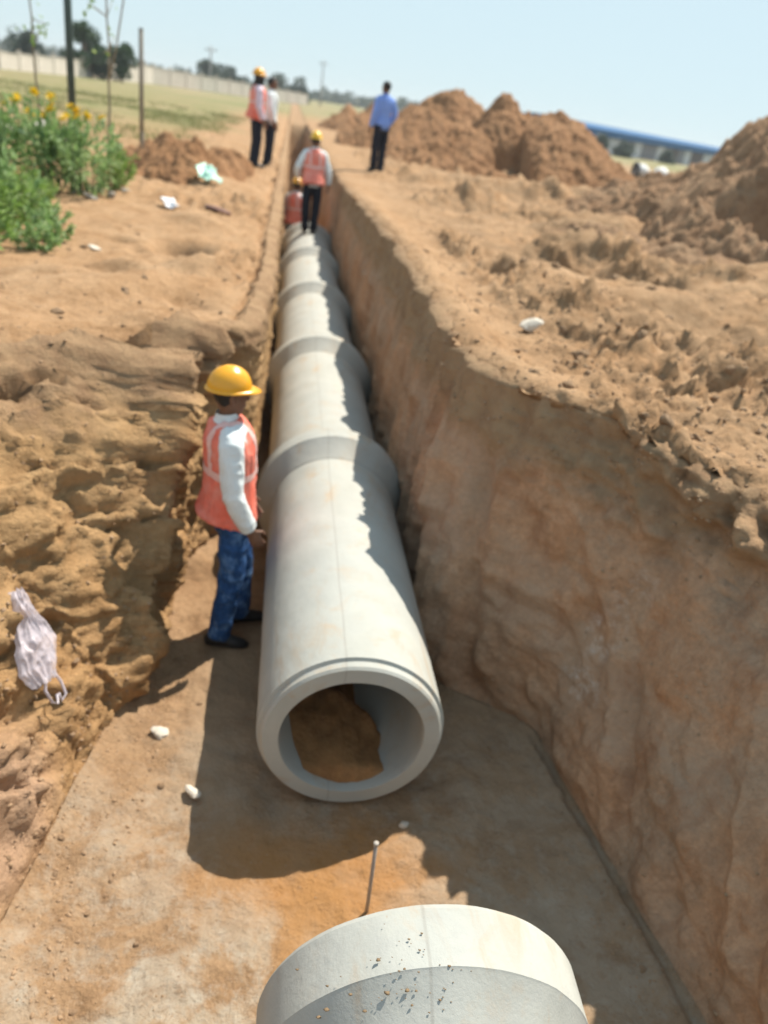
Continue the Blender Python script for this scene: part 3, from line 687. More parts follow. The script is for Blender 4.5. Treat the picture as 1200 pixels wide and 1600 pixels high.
def person(loc, yaw, height, label, group=None, vox=.011, pose=None, shirt='shirt', vest=None, helmet=None, trousers='dark_trousers',
           shoe='shoe', headyaw=0.0, headpitch=0.0, headcloth=False, slim=1.0):
    J = dict(pel=(0, 0, .91), chest=(0, 0, 1.28), neck=(0, -.005, 1.44),
             shR=(.178, -.01, 1.375), elR=(.225, -.03, 1.09), wrR=(.235, .05, .85),
             shL=(-.178, -.01, 1.375), elL=(-.225, -.03, 1.09), wrL=(-.235, .05, .85),
             hipR=(.085, 0, .90), knR=(.10, .02, .49), anR=(.11, -.02, .085),
             hipL=(-.085, 0, .90), knL=(-.10, .02, .49), anL=(-.11, -.02, .085), toeR=0.0, toeL=0.0, lean=(0, 0))
    if pose: J.update(pose)
    V = lambda k: Vector(J[k])
    t = empty('person', loc, yaw, height / 1.70); t.scale = (t.scale[0] * slim, t.scale[1] * slim, t.scale[2]); tag(t, label, 'person', group)
    lean = Vector((J['lean'][0], J['lean'][1], 0))
    def tw(z):                       # spine curve: lateral shift of the trunk with height
        k = max(0, (z - .92) / .52); return lean * k
    hm = Matrix.Translation(tw(1.44) + Vector((0, 0, 1.47))) @ Matrix.Rotation(headyaw, 4, 'Z') @ Matrix.Rotation(headpitch, 4, 'X') @ Matrix.Translation((0, 0, -1.47))
    def trunk(mb, g=0.0, z0=.80, z1=1.47, top=True):
        T = [(.80, .150, .105, 0), (.88, .165, .118, -.005), (.96, .158, .110, 0), (1.05, .146, .104, .006), (1.15, .155, .110, .008), (1.26, .172, .118, .006),
             (1.34, .178, .112, 0), (1.395, .160, .092, -.006), (1.43, .105, .075, -.008), (1.47, .062, .062, -.006)]
        rings = [((tw(z).x, y + tw(z).y, z + g * (.6 if z > 1.38 else 0)), a + g, b + g) for z, a, b, y in T if z0 <= z <= z1]
        mb.loft(rings, 20)
    def limb(mb, pts, rad, sub_=3):
        P_, R_ = [], []
        for i in range(len(pts) - 1):
            for s_ in range(sub_):
                f_ = s_ / sub_; P_.append(pts[i].lerp(pts[i + 1], f_)); R_.append(rad[i] + (rad[i + 1] - rad[i]) * f_)
        P_.append(pts[-1]); R_.append(rad[-1])
        for _ in range(1):
            P_ = [P_[0]] + [P_[i] * .6 + (P_[i - 1] + P_[i + 1]) * .2 for i in range(1, len(P_) - 1)] + [P_[-1]]
        mb.loft([(p, r, r * 1.05) for p, r in zip(P_, R_)], 12)
    sh = {s: V('sh' + s) + tw(1.375) for s in 'LR'}; el = {s: V('el' + s) + tw(1.2) for s in 'LR'}; wr = {s: V('wr' + s) + tw(1.1) for s in 'LR'}
    # body: one continuous surface
    b = MB(); trunk(b); b.loft([((tw(1.44) + Vector((0, -.008, 1.42))), .058, .058), (tw(1.5) + Vector((0, .004, 1.53)), .052, .056)], 12)
    hb = MB()
    hb.loft([((0, .02, 1.475), .028, .035), ((0, .022, 1.487), .045, .058), ((0, .016, 1.52), .060, .078), ((0, .008, 1.56), .070, .090), ((0, .002, 1.60), .0745, .096),
             ((0, -.004, 1.64), .0735, .094), ((0, -.006, 1.672), .060, .078), ((0, -.006, 1.693), .034, .045), ((0, -.006, 1.70), .008, .01)], 18)
    hb.loft([((0, .094, 1.615), .010, .008), ((0, .104, 1.585), .014, .013), ((0, .106, 1.565), .017, .014), ((0, .092, 1.557), .012, .006)], 8)
    hb.ell((0, .088, 1.532), (.024, .012, .010), 10, 6)                                     # lips
    hb.ell((0, .083, 1.622), (.052, .016, .010), 10, 6)                                     # brow
    for s in (-1, 1): hb.ell((s * .076, .0, 1.585), (.011, .020, .032), 8, 7)               # ears
    b.add([hm @ Vector(v) for v in hb.v], hb.f)
    for s, sg in (('R', 1), ('L', -1)):
        limb(b, [sh[s], el[s], wr[s]], [.052, .042, .028])
        # hand: palm and five bent fingers hanging from the wrist
        dn = (wr[s] - el[s]).normalized(); fwdh = Vector((0, 1, 0)); fwdh = (fwdh - dn * fwdh.dot(dn)).normalized(); inn = dn.cross(fwdh) * 1.0
        if inn.x * sg > 0: inn = -inn
        p0 = wr[s]; b.loft([(p0 - dn * .02, .026, .022), (p0 + dn * .03, .036, .017), (p0 + dn * .07, .042, .016), (p0 + dn * .095, .041, .013)], 10, side=fwdh)
        for k, (off, ln) in enumerate(((.031, .072), (.011, .082), (-.010, .076), (-.030, .060))):
            q0 = p0 + dn * .082 + fwdh * off
            q1 = q0 + dn * ln * .5 + inn * .006 + fwdh * off * .12; q2 = q1 + dn * ln * .38 + inn * ln * .32
            q3 = q2 + dn * ln * .14 + inn * ln * .28
            b.tube([q0, q1, q2, q3], [.0100, .0092, .0085, .006], 8)
        q0 = p0 + dn * .028 + fwdh * .030; b.tube([q0, q0 + fwdh * .028 + dn * .024 + inn * .012, q0 + fwdh * .036 + dn * .058 + inn * .022], [.013, .011, .008], 8)
        hp, kn, an = V('hip' + s), V('kn' + s), V('an' + s)
        limb(b, [hp, kn, an], [.082, .055, .038], 4)
        fa = J['toe' + s]; fd = Vector((math.sin(fa), math.cos(fa), 0))
        b.loft([(an + Vector((0, 0, -.03)) - fd * .05, .030, .03), (an + Vector((0, 0, -.045)) + fd * .06, .036, .03), (an + Vector((0, 0, -.06)) + fd * .15, .036, .018)], 10, side=(fd.y, -fd.x, 0))
    bo = link('body', remesh(b, vox * .62, 2), t); bo.data.materials.append(M['skin'])
    # eyes
    for s in (-1, 1):
        e = MB(); e.ell((s * .030, .083, 1.605), (.012, .011, .009), 10, 7); e.v = [hm @ Vector(v) for v in e.v]; e.build('eye', M['eye'], t)
    fold = lambda amp, sc: (lambda c: amp * billow(c * np.array(sc) + .8 * fbm(c * 5, 2, 3)[:, None], 2, 9))
    # shirt
    s_ = MB(); trunk(s_, .016, .86, 1.45)
    s_.loft([((tw(.9).x, tw(.9).y - .0, .83), .178, .128), ((tw(.9).x, tw(.9).y, .92), .178, .130)], 18)
    for s in 'LR': limb(s_, [sh[s] + Vector((.085 if s == 'L' else -.085, 0, .045)), sh[s] + Vector((.012 if s == 'L' else -.012, 0, -.012)), el[s], wr[s] + (el[s] - wr[s]) * .06], [.042, .070, .060, .046])
    so2 = link('shirt', remesh(s_, vox * .9, 4, fold(.010, (13, 13, 8))), t); so2.data.materials.append(M[shirt])
    cl = MB(); c0 = tw(1.46)
    cl.loft([(c0 + Vector((0, -.012, 1.435)), .085, .078), (c0 + Vector((0, -.008, 1.475)), .066, .066), (c0 + Vector((0, -.010, 1.495)), .064, .066)], 18, cap=False)
    cl.build('collar', M[shirt], so2)
    # trousers
    tr_ = MB(); tr_.loft([((0, 0, .78), .150, .105), ((0, -.004, .86), .172, .124), ((tw(.95).x, tw(.95).y, .95), .163, .114)], 18)
    for s in 'LR': limb(tr_, [V('hip' + s), V('kn' + s), V('an' + s) + Vector((0, 0, -.015))], [.098, .076, .066], 4)
    link('trousers', remesh(tr_, vox * .9, 4, fold(.011, (11, 11, 9))), t).data.materials.append(M[trousers])
    for s in 'LR':
        an = V('an' + s); fa = J['toe' + s]; fd = Vector((math.sin(fa), math.cos(fa), 0)); sd = (fd.y, -fd.x, 0)
        k = MB(); z = an.z
        k.loft([(an - fd * .085 + Vector((0, 0, -.042)), .030, .035), (an - fd * .05 + Vector((0, 0, -.03)), .042, .052), (an + fd * .02 + Vector((0, 0, -.03)), .045, .052),
                (an + fd * .10 + Vector((0, 0, -.048)), .050, .036), (an + fd * .165 + Vector((0, 0, -.058)), .043, .026), (an + fd * .20 + Vector((0, 0, -.066)), .022, .014)], 14, side=sd)
        k.loft([(an + Vector((0, 0, -.03)), .046, .05), (an + Vector((0, 0, .03)), .042, .044)], 12)
        k.v = [(a_, b_, max(c_, z - .083)) for a_, b_, c_ in k.v]
        k.build('shoe', M[shoe], t)
    if vest:
        v = MB(); T = [(.86, .212, .192, -.045), (.91, .206, .178, -.034), (1.0, .196, .160, -.018), (1.1, .192, .150, -.008), (1.2, .200, .152, -.002), (1.28, .207, .152, 0),
                       (1.345, .203, .144, -.004), (1.392, .182, .126, -.01), (1.425, .140, .108, -.014), (1.452, .094, .090, -.016)]
        v.loft([((tw(z).x, tw(z).y + y, z), a, b2) for z, a, b2, y in T], 24)
        vm = remesh(v, vox * .8, 3, fold(.013, (10, 10, 5)))
        vo = link('vest', vm, t); vm.materials.append(M[vest])
        # reflective tape: bands cut from the vest's own surface and lifted off it
        n = len(vm.vertices); co = np.empty(n * 3, np.float32); vm.vertices.foreach_get('co', co); co = co.reshape(-1, 3)
        no = np.empty(n * 3, np.float32); vm.vertices.foreach_get('normal', no); no = no.reshape(-1, 3)
        fc = np.array([tuple(p.vertices) for p in vm.polygons if len(p.vertices) == 4])
        ctr = co[fc].mean(1); rx = ctr[:, 0] - np.array([tw(z).x for z in ctr[:, 2]])
        bands = [np.abs(ctr[:, 2] - 1.165) < .022, (np.abs(np.abs(rx) - .088) < .017) & (ctr[:, 2] > 1.19)]
        for msk in bands:
            ff = fc[msk]
            if len(ff) < 8: continue
            us = np.unique(ff); mp_ = np.zeros(n, int); mp_[us] = np.arange(len(us))
            link('reflective_strip', np_mesh('reflective_strip', co[us] + no[us] * .0035, mp_[ff], M['strip']), vo)
    # hair
    hr = MB(); hr.loft([((0, -.035, 1.535), .055, .05), ((0, -.022, 1.57), .074, .078), ((0, -.014, 1.61), .080, .094), ((0, -.008, 1.65), .080, .101), ((0, -.008, 1.685), .066, .083),
                        ((0, -.008, 1.708), .035, .045), ((0, -.008, 1.714), .006, .006)], 18)
    hr.v = [hm @ Vector((x, min(y, .074 if zz > 1.655 else (.03 if zz > 1.62 else .0)), zz)) for x, y, zz in hr.v]
    hrm = remesh(hr, vox * .7, 1, lambda c: .003 * fbm(c * 60, 2, 4)); link('hair', hrm, t).data.materials.append(M['hair'])
    if headcloth:
        hc = MB(); hc.loft([((0, .0, 1.43), .11, .10), ((0, .006, 1.48), .085, .092), ((0, .012, 1.53), .080, .104), ((0, .008, 1.59), .086, .108)], 18)
        hc.loft([((-.03, -.06, 1.50), .05, .035), ((-.05, -.11, 1.38), .055, .025), ((-.05, -.13, 1.28), .03, .015)], 10)
        hc.v = [hm @ Vector(v) for v in hc.v]
        link('head_scarf', remesh(hc, vox * .8, 2, fold(.005, (18, 18, 12))), t).data.materials.append(M['hair'])
    if helmet:
        n = 40; prof = [(.0, 1.0)] + [(math.sin(R(a)), math.cos(R(a))) for a in range(6, 90, 7)]
        vv, rows = [], 0
        for zz, rr2 in prof:
            for k in range(n):
                a = 2 * math.pi * k / n; ridge = .006 * math.exp(-(math.cos(a) * rr2 / .18) ** 2) if zz > .2 else 0
                vv.append((.108 * rr2 * math.cos(a), -.006 + .131 * rr2 * math.sin(a), 1.632 + (.118 + ridge) * zz))
            rows += 1
        hm_ = MB(); f = [tuple(q) for q in grid_faces(rows, n, True)]
        vv.append((0, -.006, 1.632 + .1185)); f += [(len(vv) - 1, (rows - 1) * n + k, (rows - 1) * n + (k + 1) % n) for k in range(n)]
        hm_.add([hm @ Vector(q) for q in vv], f)
        ho = hm_.build('helmet', M[helmet], t)
        bm_ = MB(); vv = []
        for q_, (dr, dz) in enumerate(((-.004, .006), (.0, .007), (1.0, -.004), (1.0, -.008), (-.006, -.003))):
            for k in range(n):
                a = 2 * math.pi * k / n; fr = max(0, math.sin(a)) ** 3; ext = (.012 + .045 * fr)
                e_ = ext * dr if dr >= 1 else dr
                vv.append(((.108 + e_) * math.cos(a), -.006 + (.131 + e_) * math.sin(a), 1.632 + dz - .012 * fr * (dr >= 1)))
        bm_.add([hm @ Vector(q) for q in vv], [tuple(q) for q in grid_faces(5, n, True)]); bm_.build('brim', M[helmet], ho)
    return t

person((-.165, 3.84, .012), R(-78), 1.64, slim=.92, label= 'worker in orange vest and blue jeans standing in the trench beside the near pipe',
       vox=.0085, vest='vest', helmet='helmet', trousers='jeans', headyaw=R(4),
       pose=dict(anR=(.13, -.07, .085), knR=(.11, .0, .49), anL=(-.11, .10, .085), knL=(-.10, .09, .49), toeR=.25, toeL=-.1,
                 elR=(.235, -.02, 1.08), wrR=(.205, .10, .85), wrL=(-.20, .12, .88), lean=(.0, -.05)))
person((.43, 14.1, .852), R(6), 1.56, 'worker in faded orange vest seen from behind, standing on top of the far pipe', vest='vest2', helmet='helmet2',
       pose=dict(elR=(.27, -.02, 1.10), wrR=(.30, .06, .88), elL=(-.30, -.03, 1.13), wrL=(-.27, .14, .95), anR=(.075, -.02, .085), anL=(-.075, .0, .085), lean=(.0, .06)))
person((.18, 15.35, .01), R(-20), 1.56, 'worker in orange vest and yellow helmet half hidden behind the far pipe end', vest='vest2', helmet='helmet', headpitch=R(-10))
person((-.66, 16.7, BL + .02), R(-75), 1.66, 'man in orange vest, yellow helmet and dark scarf standing on the left bank', vest='vest', helmet='helmet', shirt='shirt_pink',
       headcloth=True, headyaw=R(20), pose=dict(wrR=(.22, .08, .86)))
person((-.42, 17.3, BL + .02), R(-100), 1.58, 'bareheaded man in white shirt mostly hidden by the man in the orange vest', shirt='shirt',
       pose=dict(elR=(.24, .05, 1.12), wrR=(.22, .12, .90)), headyaw=R(15))
person((1.88, 18.0, 1.70), R(28), 1.72, 'man in light blue shirt and dark trousers standing on the right bank', shirt='shirt_blue',
       pose=dict(anR=(.07, -.03, .085), anL=(-.06, .05, .085), elR=(.27, -.06, 1.12), wrR=(.20, .06, .93)), headyaw=R(10))

# ------------------------------------------------------------------ vegetation
M['leaf'] = leaf_mat('weed_leaf', (.17, .29, .05), (.27, .39, .10), (.40, .48, .25))
M['leaf_pale'] = leaf_mat('pale_feathery_leaf', (.21, .35, .10), (.33, .46, .19), (.50, .60, .38))
M['leaf_dark'] = leaf_mat('tree_leaf', (.035, .075, .03), (.06, .11, .045), None, 1.2, .25)
M['leaf_hazy'] = leaf_mat('haze_tinted_tree_leaf', (.09, .12, .10), (.12, .15, .12), None, 1.0, .2)  # distance haze painted into the leaf colour: greyer and paler green
M['stem'] = plain('green_stem', (.12, .17, .06), .7, .15); M['twig'] = plain('dry_brown_twig', (.24, .19, .13), .8, .2)
M['bark'] = plain('grey_brown_bark', (.14, .10, .07), .9, .25, 12, .5)
M['petal'] = leaf_mat('yellow_petal', (.80, .50, .01), (.85, .60, .02), None, 20, .3)
M['grass'] = leaf_mat('dry_grass_blade', (.16, .20, .06), (.30, .27, .12), None, 1.5, .3)

def leaves(n, fn, size, aspect, rng, mat, name, droop=.3):
    """n leaf-sized folded blades; fn gives (positions, outward directions)"""
    p, o = fn(n, rng)
    o = o + rng.normal(0, .55, (n, 3)); o[:, 2] += .15; o /= np.linalg.norm(o, axis=1, keepdims=True)
    r = rng.normal(0, 1, (n, 3)); s = np.cross(o, r); s /= np.linalg.norm(s, axis=1, keepdims=True) + 1e-6
    nn_ = np.cross(s, o)
    L = size * rng.uniform(.55, 1.3, (n, 1)); w = L * aspect
    a = p; b = p + o * L * .45 + s * w; c = p + o * L - nn_ * L * droop * .5; d_ = p + o * L * .45 - s * w
    v = np.stack([a, b, c, d_], 1).reshape(-1, 3)
    i = np.arange(n)[:, None] * 4
    f = np.concatenate([i + np.array([[0, 1, 2]]), i + np.array([[0, 2, 3]])])
    return np_mesh(name, v, f, mat, False)

def weed_meshes(seed, h, r, nst, nl, size, aspect, mat, upright=.5):
    rng = np.random.default_rng(seed); st = MB(); paths = []
    for k in range(nst):
        a = rng.uniform(0, 6.28); rr_ = r * math.sqrt(rng.uniform(0, 1)); hh_ = h * rng.uniform(.6, 1.05) * (1 - .25 * (rr_ / r) ** 2)
        b0 = Vector((math.cos(a) * rr_ * .3, math.sin(a) * rr_ * .3, -.03)); e = Vector((math.cos(a) * rr_, math.sin(a) * rr_, hh_))
        mid = b0.lerp(e, .5) + Vector((rng.normal(0, .03), rng.normal(0, .03), .08 * h * upright))
        st.tube([b0, mid, e], [.008, .006, .003], 5); paths.append((np.array(b0), np.array(mid), np.array(e)))
    def fn(n, g):
        k = g.integers(0, len(paths), n); t = g.uniform(.12, 1.0, n) ** .8
        A = np.array([p[0] for p in paths])[k]; B = np.array([p[1] for p in paths])[k]; C = np.array([p[2] for p in paths])[k]
        q = np.where(t[:, None] < .5, A + (B - A) * (t[:, None] * 2), B + (C - B) * (t[:, None] * 2 - 1))
        q = q + g.normal(0, .035 * h, (n, 3)); o = q - np.array([0, 0, h * .35]); return q, o / (np.linalg.norm(o, axis=1, keepdims=True) + 1e-6)
    return st.mesh('stem', M['stem']), leaves(nl, fn, size, aspect, rng, mat, 'foliage'), [p[2] for p in paths]

def flower_mesh():
    b = MB()
    for k in range(12):
        a = k * math.pi / 6; c, s = math.cos(a), math.sin(a); q = .012 * ((k * 7) % 3)
        b.add([(0, 0, .004), (.028 * c - .014 * s, .028 * s + .014 * c, .012 + q * .5), (.058 * c, .058 * s, .004 + q), (.028 * c + .014 * s, .028 * s - .014 * c, .012 + q * .5)], [(0, 1, 2, 3)])
    b.ell((0, 0, .012), (.020, .020, .014), 8, 5)
    return b.mesh('flower', M['petal'])
FL = flower_mesh()
kinds = [weed_meshes(300, .62, .42, 15, 660, .095, .20, M['leaf']), weed_meshes(301, .80, .42, 16, 740, .10, .22, M['leaf_pale']),
         weed_meshes(302, .45, .45, 16, 640, .085, .24, M['leaf']), weed_meshes(303, 1.0, .5, 19, 930, .115, .20, M['leaf_pale']),
         weed_meshes(304, .30, .32, 12, 520, .06, .30, M['leaf_pale'])]
def weed(k, x, y, s, rot, label, cat='weed', group=None, flowers=0, name='weed_plant', seed=0):
    t = empty(name, (x, y, ground_at(x, y) - .01), rot, s); tag(t, label, cat, group)
    st, fo, tips = kinds[k]; link('stem', st, t); o = link('foliage', fo, t); o['kind'] = 'stuff'
    rng = random.Random(seed)
    tp = sorted(tips, key=lambda q: -q[2])[:flowers]
    for q in tp:
        f = link('flower', FL, t); f.location = (q[0], q[1] - .03, q[2] + .07); f.rotation_euler = (rng.uniform(.3, 1.0), rng.uniform(-.5, .5), rng.uniform(0, 6)); f.scale = (rng.uniform(1.0, 1.4),) * 3
    return t
WG = 'green weeds massed on the left bank'
clump = [(2, -2.15, 6.25, .8), (2, -2.6, 6.4, 1.0), (4, -1.82, 6.65, .9), (2, -2.35, 6.85, 1.0), (0, -2.9, 6.9, 1.0), (4, -1.85, 7.2, 1.0), (0, -2.25, 7.35, .95), (0, -2.75, 7.5, 1.0),
         (1, -3.2, 7.6, .9), (1, -2.4, 7.9, .85), (4, -2.05, 7.85, .9), (0, -2.9, 8.2, 1.0), (1, -3.4, 8.5, 1.0), (0, -2.35, 8.6, .8), (0, -3.1, 9.0, 1.0), (1, -3.7, 9.2, 1.0), (2, -2.6, 9.3, .9),
         (1, -4.1, 10.2, 1.0), (0, -3.6, 10.2, 1.0), (2, -4.6, 11.4, 1.1), (0, -4.0, 8.0, 1.0)]
for i, (k, x, y, s) in enumerate(clump):
    s = s * (.74 if y > 8.3 else .88); x = x - .14
    if k == 4: weed(k, x, y, s, i * 1.7, 'low pale weed at the soil edge of the left weed patch', 'weed', 'low weeds along the edge of the left weed patch')
    else: weed(k, x, y, s, i * 1.7, 'leafy green weed inside the dense patch on the left bank', 'weed', WG)
weed(3, -2.32, 10.0, .88, .3, 'tall bush with pale feathery leaves and yellow flowers beside the thin sapling', 'flowering plant', 'yellow flowering plants on the left bank', 6, 'flowering_plant', 1)
weed(3, -2.75, 10.05, .98, 2.3, 'tall pale leafed bush carrying most of the yellow flowers, left of the dark post', 'flowering plant', 'yellow flowering plants on the left bank', 10, 'flowering_plant', 2)
weed(1, -3.35, 9.9, 1.12, 4.0, 'flowering bush with one yellow bloom at the left picture edge', 'flowering plant', 'yellow flowering plants on the left bank', 2, 'flowering_plant', 3)
weed(0, -2.15, 10.9, .8, 1.0, 'bright green grassy weed at the foot of the thin sapling', 'weed')

# thin saplings
def sapling(x, y, h, label, leafy, seed, lean=(0, 0), fork=False):
    rng = np.random.default_rng(seed); z = ground_at(x, y) - .05
    t = empty('sapling', (x, y, z)); tag(t, label, 'sapling', 'thin young trees on the left bank')
    b = MB(); pts = [Vector((lean[0] * (k / 8) ** 1.5 + rng.normal(0, .012), lean[1] * (k / 8) + rng.normal(0, .012), h * k / 8)) for k in range(9)]
    b.tube(pts, [.018 - .0014 * k for k in range(9)], 6)
    tips = [pts[-1], pts[-2], pts[-1]]
    if fork:
        q = [pts[4], pts[5] + Vector((.07, 0, 0)), pts[7] + Vector((.20, 0, -.05)), pts[8] + Vector((.26, 0, .1))]; b.tube(q, [.012, .010, .008, .006], 6); tips += [q[-1], q[-1]]
    for _ in range(7):
        k = rng.integers(5, 9); e = pts[k] + Vector((rng.normal(0, .13), rng.normal(0, .13), rng.uniform(-.08, .22))); b.tube([pts[k], e], [.006, .003], 5); tips.append(e)
    b.build('trunk', M['twig'], t)
    T = np.array([tuple(q) for q in tips])
    fn = lambda n, g: ((lambda q: (q, q * 0 + g.normal(0, 1, (n, 3))))(T[g.integers(0, len(T), n)] + g.normal(0, .05, (n, 3))))
    o = link('crown', leaves(leafy, fn, .075, .32, rng, M['leaf'], 'crown'), t); o['kind'] = 'stuff'
sapling(-2.17, 10.65, 2.55, 'tall bare forked sapling with a few leaves at the top, right of the dark post', 42, 401, (.02, 0), True)
sapling(-2.92, 10.6, 2.35, 'slender sapling with small feathery leaves rising at the upper left', 60, 402, (-.08, .0))

# grass tufts: nobody could count them
ng = 26000
gx = -1.9 - RNG.gamma(1.6, 4.0, ng); gy = RNG.uniform(9.5, 42, ng)
keep = (fbm(np.stack([gx * .5, gy * .5, gx * 0], 1), 3, 55) > -.05) & (gx > -30)
gx, gy = gx[keep], gy[keep]; ng = len(gx)
gz = np.array([BL - .02 + .02 * min(max(-x - 3, 0), 4) for x in gx]) + bumps(gx, gy)
a = RNG.uniform(0, 6.28, ng); hgt = RNG.uniform(.05, .17, ng); wd = RNG.uniform(.006, .014, ng) * (1 + gy * .03)
p0 = np.stack([gx - wd * np.cos(a), gy - wd * np.sin(a), gz], 1); p1 = np.stack([gx + wd * np.cos(a), gy + wd * np.sin(a), gz], 1)
p2 = np.stack([gx + RNG.normal(0, .04, ng), gy + RNG.normal(0, .04, ng), gz + hgt], 1)
gm = np_mesh('grass', np.stack([p0, p1, p2], 1).reshape(-1, 3), np.arange(ng * 3).reshape(-1, 3), M['grass'], False)
tag(link('grass', gm), 'sparse dry grass covering the field on the left', 'grass', None, 'stuff')

# ------------------------------------------------------------------ posts, wall, trees, shed
M['post'] = plain('dark_green_paint', (.045, .07, .06), .5, .15, 10); M['stick'] = plain('weathered_stake', (.20, .17, .13), .8, .2)
def post(x, y, z0, h, r, label, mat, tilt=0.0, cap=True, name='post'):
    t = empty(name, (x, y, z0)); tag(t, label, 'post'); t.rotation_euler = (0, tilt, 0)
    b = MB(); b.tube([(0, 0, -.2), (0, 0, h * .5), (0, 0, h)], [r, r, r * .97], 12); b.build('shaft', mat, t)
    if cap:
        c = MB(); c.tube([(0, 0, h), (0, 0, h + r * .25)], [r * 1.1, r * 1.05], 12); c.build('cap', mat, t)
post(-3.30, 13.6, 1.5, 3.6, .055, 'dark green metal post rising out of the picture behind the flowers', M['post'])
post(-2.95, 17.6, 1.5, 2.12, .042, 'slim weathered stake standing alone in the dry field', M['stick'])
post(-2.42, 14.4, 1.5, .55, .02, 'short thin stick in the ground left of the clumpy heap', M['stick'], R(3), False, 'stick')

M['cwall'] = plain('pale_wall_concrete', (.62, .56, .49), .9, .1, 2, .2, 0, .2, (.50, .44, .37), .45, .7)
wallt = empty('boundary_wall', (0, 0, 0)); tag(wallt, 'long low pale boundary wall across the far side of the field', 'wall')
A, B = Vector((-36, 26, 1.6)), Vector((2.1, 130, 1.55))
pts_ = [Vector((-40, 45, 1.6)), Vector((-19.3, 61, 1.6)), Vector((-15.2, 98, 1.6)), Vector((2.1, 131, 1.6))]
pm, qm = {}, {}
for i in range(3):
    a_, b_ = pts_[i], pts_[i + 1]; L = (b_ - a_).length; n = max(1, round(L / 3.0)); st = L / n; dirv = (b_ - a_) / L; an = math.atan2(dirv.y, dirv.x)
    key = round(st, 3)
    if key not in pm:
        q = MB(); q.box((0, 0, .36), (st - .16, .10, .82)); q.box((0, 0, .795), (st - .16, .16, .05)); pm[key] = q.mesh('panel', M['cwall'], False)
        q = MB(); q.box((0, 0, .40), (.16, .2, 1.0)); q.box((0, 0, .93), (.2, .24, .06)); qm[key] = q.mesh('pillar', M['cwall'], False)
    for k in range(n):
        hs = np.interp((a_ + dirv * st * (k + .5)).y, [45, 61, 98, 131], [1.15, 1.25, 2.1, 1.75]); o = link('panel', pm[key], wallt); o.scale = (1, 1, hs); o.location = a_ + dirv * st * (k + .5); o.rotation_euler = (0, 0, an)
        o = link('pillar', qm[key], wallt); o.scale = (1, 1, hs); o.location = a_ + dirv * st * k; o.rotation_euler = (0, 0, an)

def tree(x, y, h, cr_, label, seed, mat, group, nl=2600, leaf=.28, zb=1.5, trunk_h=.35):
    rng = np.random.default_rng(seed); t = empty('tree', (x, y, zb)); tag(t, label, 'tree', group)
    b = MB(); b.tube([(0, 0, -.2), (rng.normal(0, .05), 0, h * trunk_h), (rng.normal(0, .1), 0, h * .7)], [.05 * h, .038 * h, .012 * h], 9)
    cl = []
    for _ in range(16):
        a = rng.uniform(0, 6.28); u = rng.uniform(0, 1); zz = h * (trunk_h + .02 + (1 - trunk_h - .05) * rng.uniform(0, 1)); rr_ = cr_ * math.sqrt(u) * (1 - .55 * abs(2 * (zz / h - trunk_h) / (1 - trunk_h) - .75))
        c = (math.cos(a) * rr_, math.sin(a) * rr_, zz); cl.append((c, rng.uniform(.28, .48) * cr_)); b.tube([(0, 0, h * trunk_h * .9), c], [.02 * h, .006 * h], 5)
    b.build('trunk', M['bark'], t)
    C = np.array([c for c, _ in cl]); RR_ = np.array([r for _, r in cl])
    def fn(n, g):
        k = g.integers(0, len(C), n); dd = g.normal(0, 1, (n, 3)); dd /= np.linalg.norm(dd, axis=1, keepdims=True)
        return C[k] + dd * (RR_[k] * g.uniform(.35, 1, n) ** .5)[:, None] * np.array([1, 1, .8]), dd
    o = link('crown', leaves(nl, fn, leaf, .4, rng, mat, 'crown'), t); o['kind'] = 'stuff'
TG = 'trees beyond the boundary wall'
tree(-17.6, 78, 3.9, 1.75, 'dark round tree behind the wall, larger of the pair behind the post', 501, M['leaf_dark'], TG, 3000, .30, 1.5, .12)
tree(-14.9, 79, 2.9, 1.25, 'smaller dark tree behind the wall, between the dark post and the stake', 502, M['leaf_dark'], TG, 2400, .26, 1.5, .1)
tree(-22.6, 80, 2.6, 1.3, 'grey green tree above the wall near the left picture edge', 503, M['leaf_hazy'], TG, 1800, .28, 1.5, .1)
tree(-24.6, 84, 3.0, 1.4, 'purplish grey bare-looking tree at the extreme left above the wall', 504, M['leaf_hazy'], TG, 900, .24, 1.5, .15)
tree(-11.3, 122, 3.4, 2.4, 'green bushy tree above the wall left of the helmeted men', 505, M['leaf_hazy'], TG, 1800, .4, 1.4, .1)
tree(-8.4, 125, 3.0, 2.0, 'small rounded tree above the wall just left of the helmeted man', 506, M['leaf_hazy'], TG, 1500, .4, 1.4, .1)
tree(-2.6, 138, 3.2, 2.2, 'left one of two small trees right of the helmeted men', 507, M['leaf_hazy'], TG, 1500, .4, 1.4, .1)
tree(.3, 140, 3.4, 2.3, 'right one of two small trees right of the helmeted men', 508, M['leaf_hazy'], TG, 1500, .4, 1.4, .1)
# far wood line: reads as one mass
rng = np.random.default_rng(77)
nl = 16000; xx_ = rng.uniform(-190, 240, nl); yy2 = rng.uniform(300, 330, nl)
top = 3.2 + 3.2 * fbm(np.stack([xx_ * .07, xx_ * 0, xx_ * 0], 1), 4, 91)
zz_ = 1 + np.maximum(top, .4) * rng.uniform(0, 1, nl)
fm = leaves(nl, lambda n, g: (np.stack([xx_, yy2, zz_], 1), g.normal(0, 1, (n, 3))), 1.6, .4, rng, M['leaf_hazy'], 'wood')
tag(link('wood', fm), 'low hazy line of far trees on the horizon', 'trees', None, 'stuff')

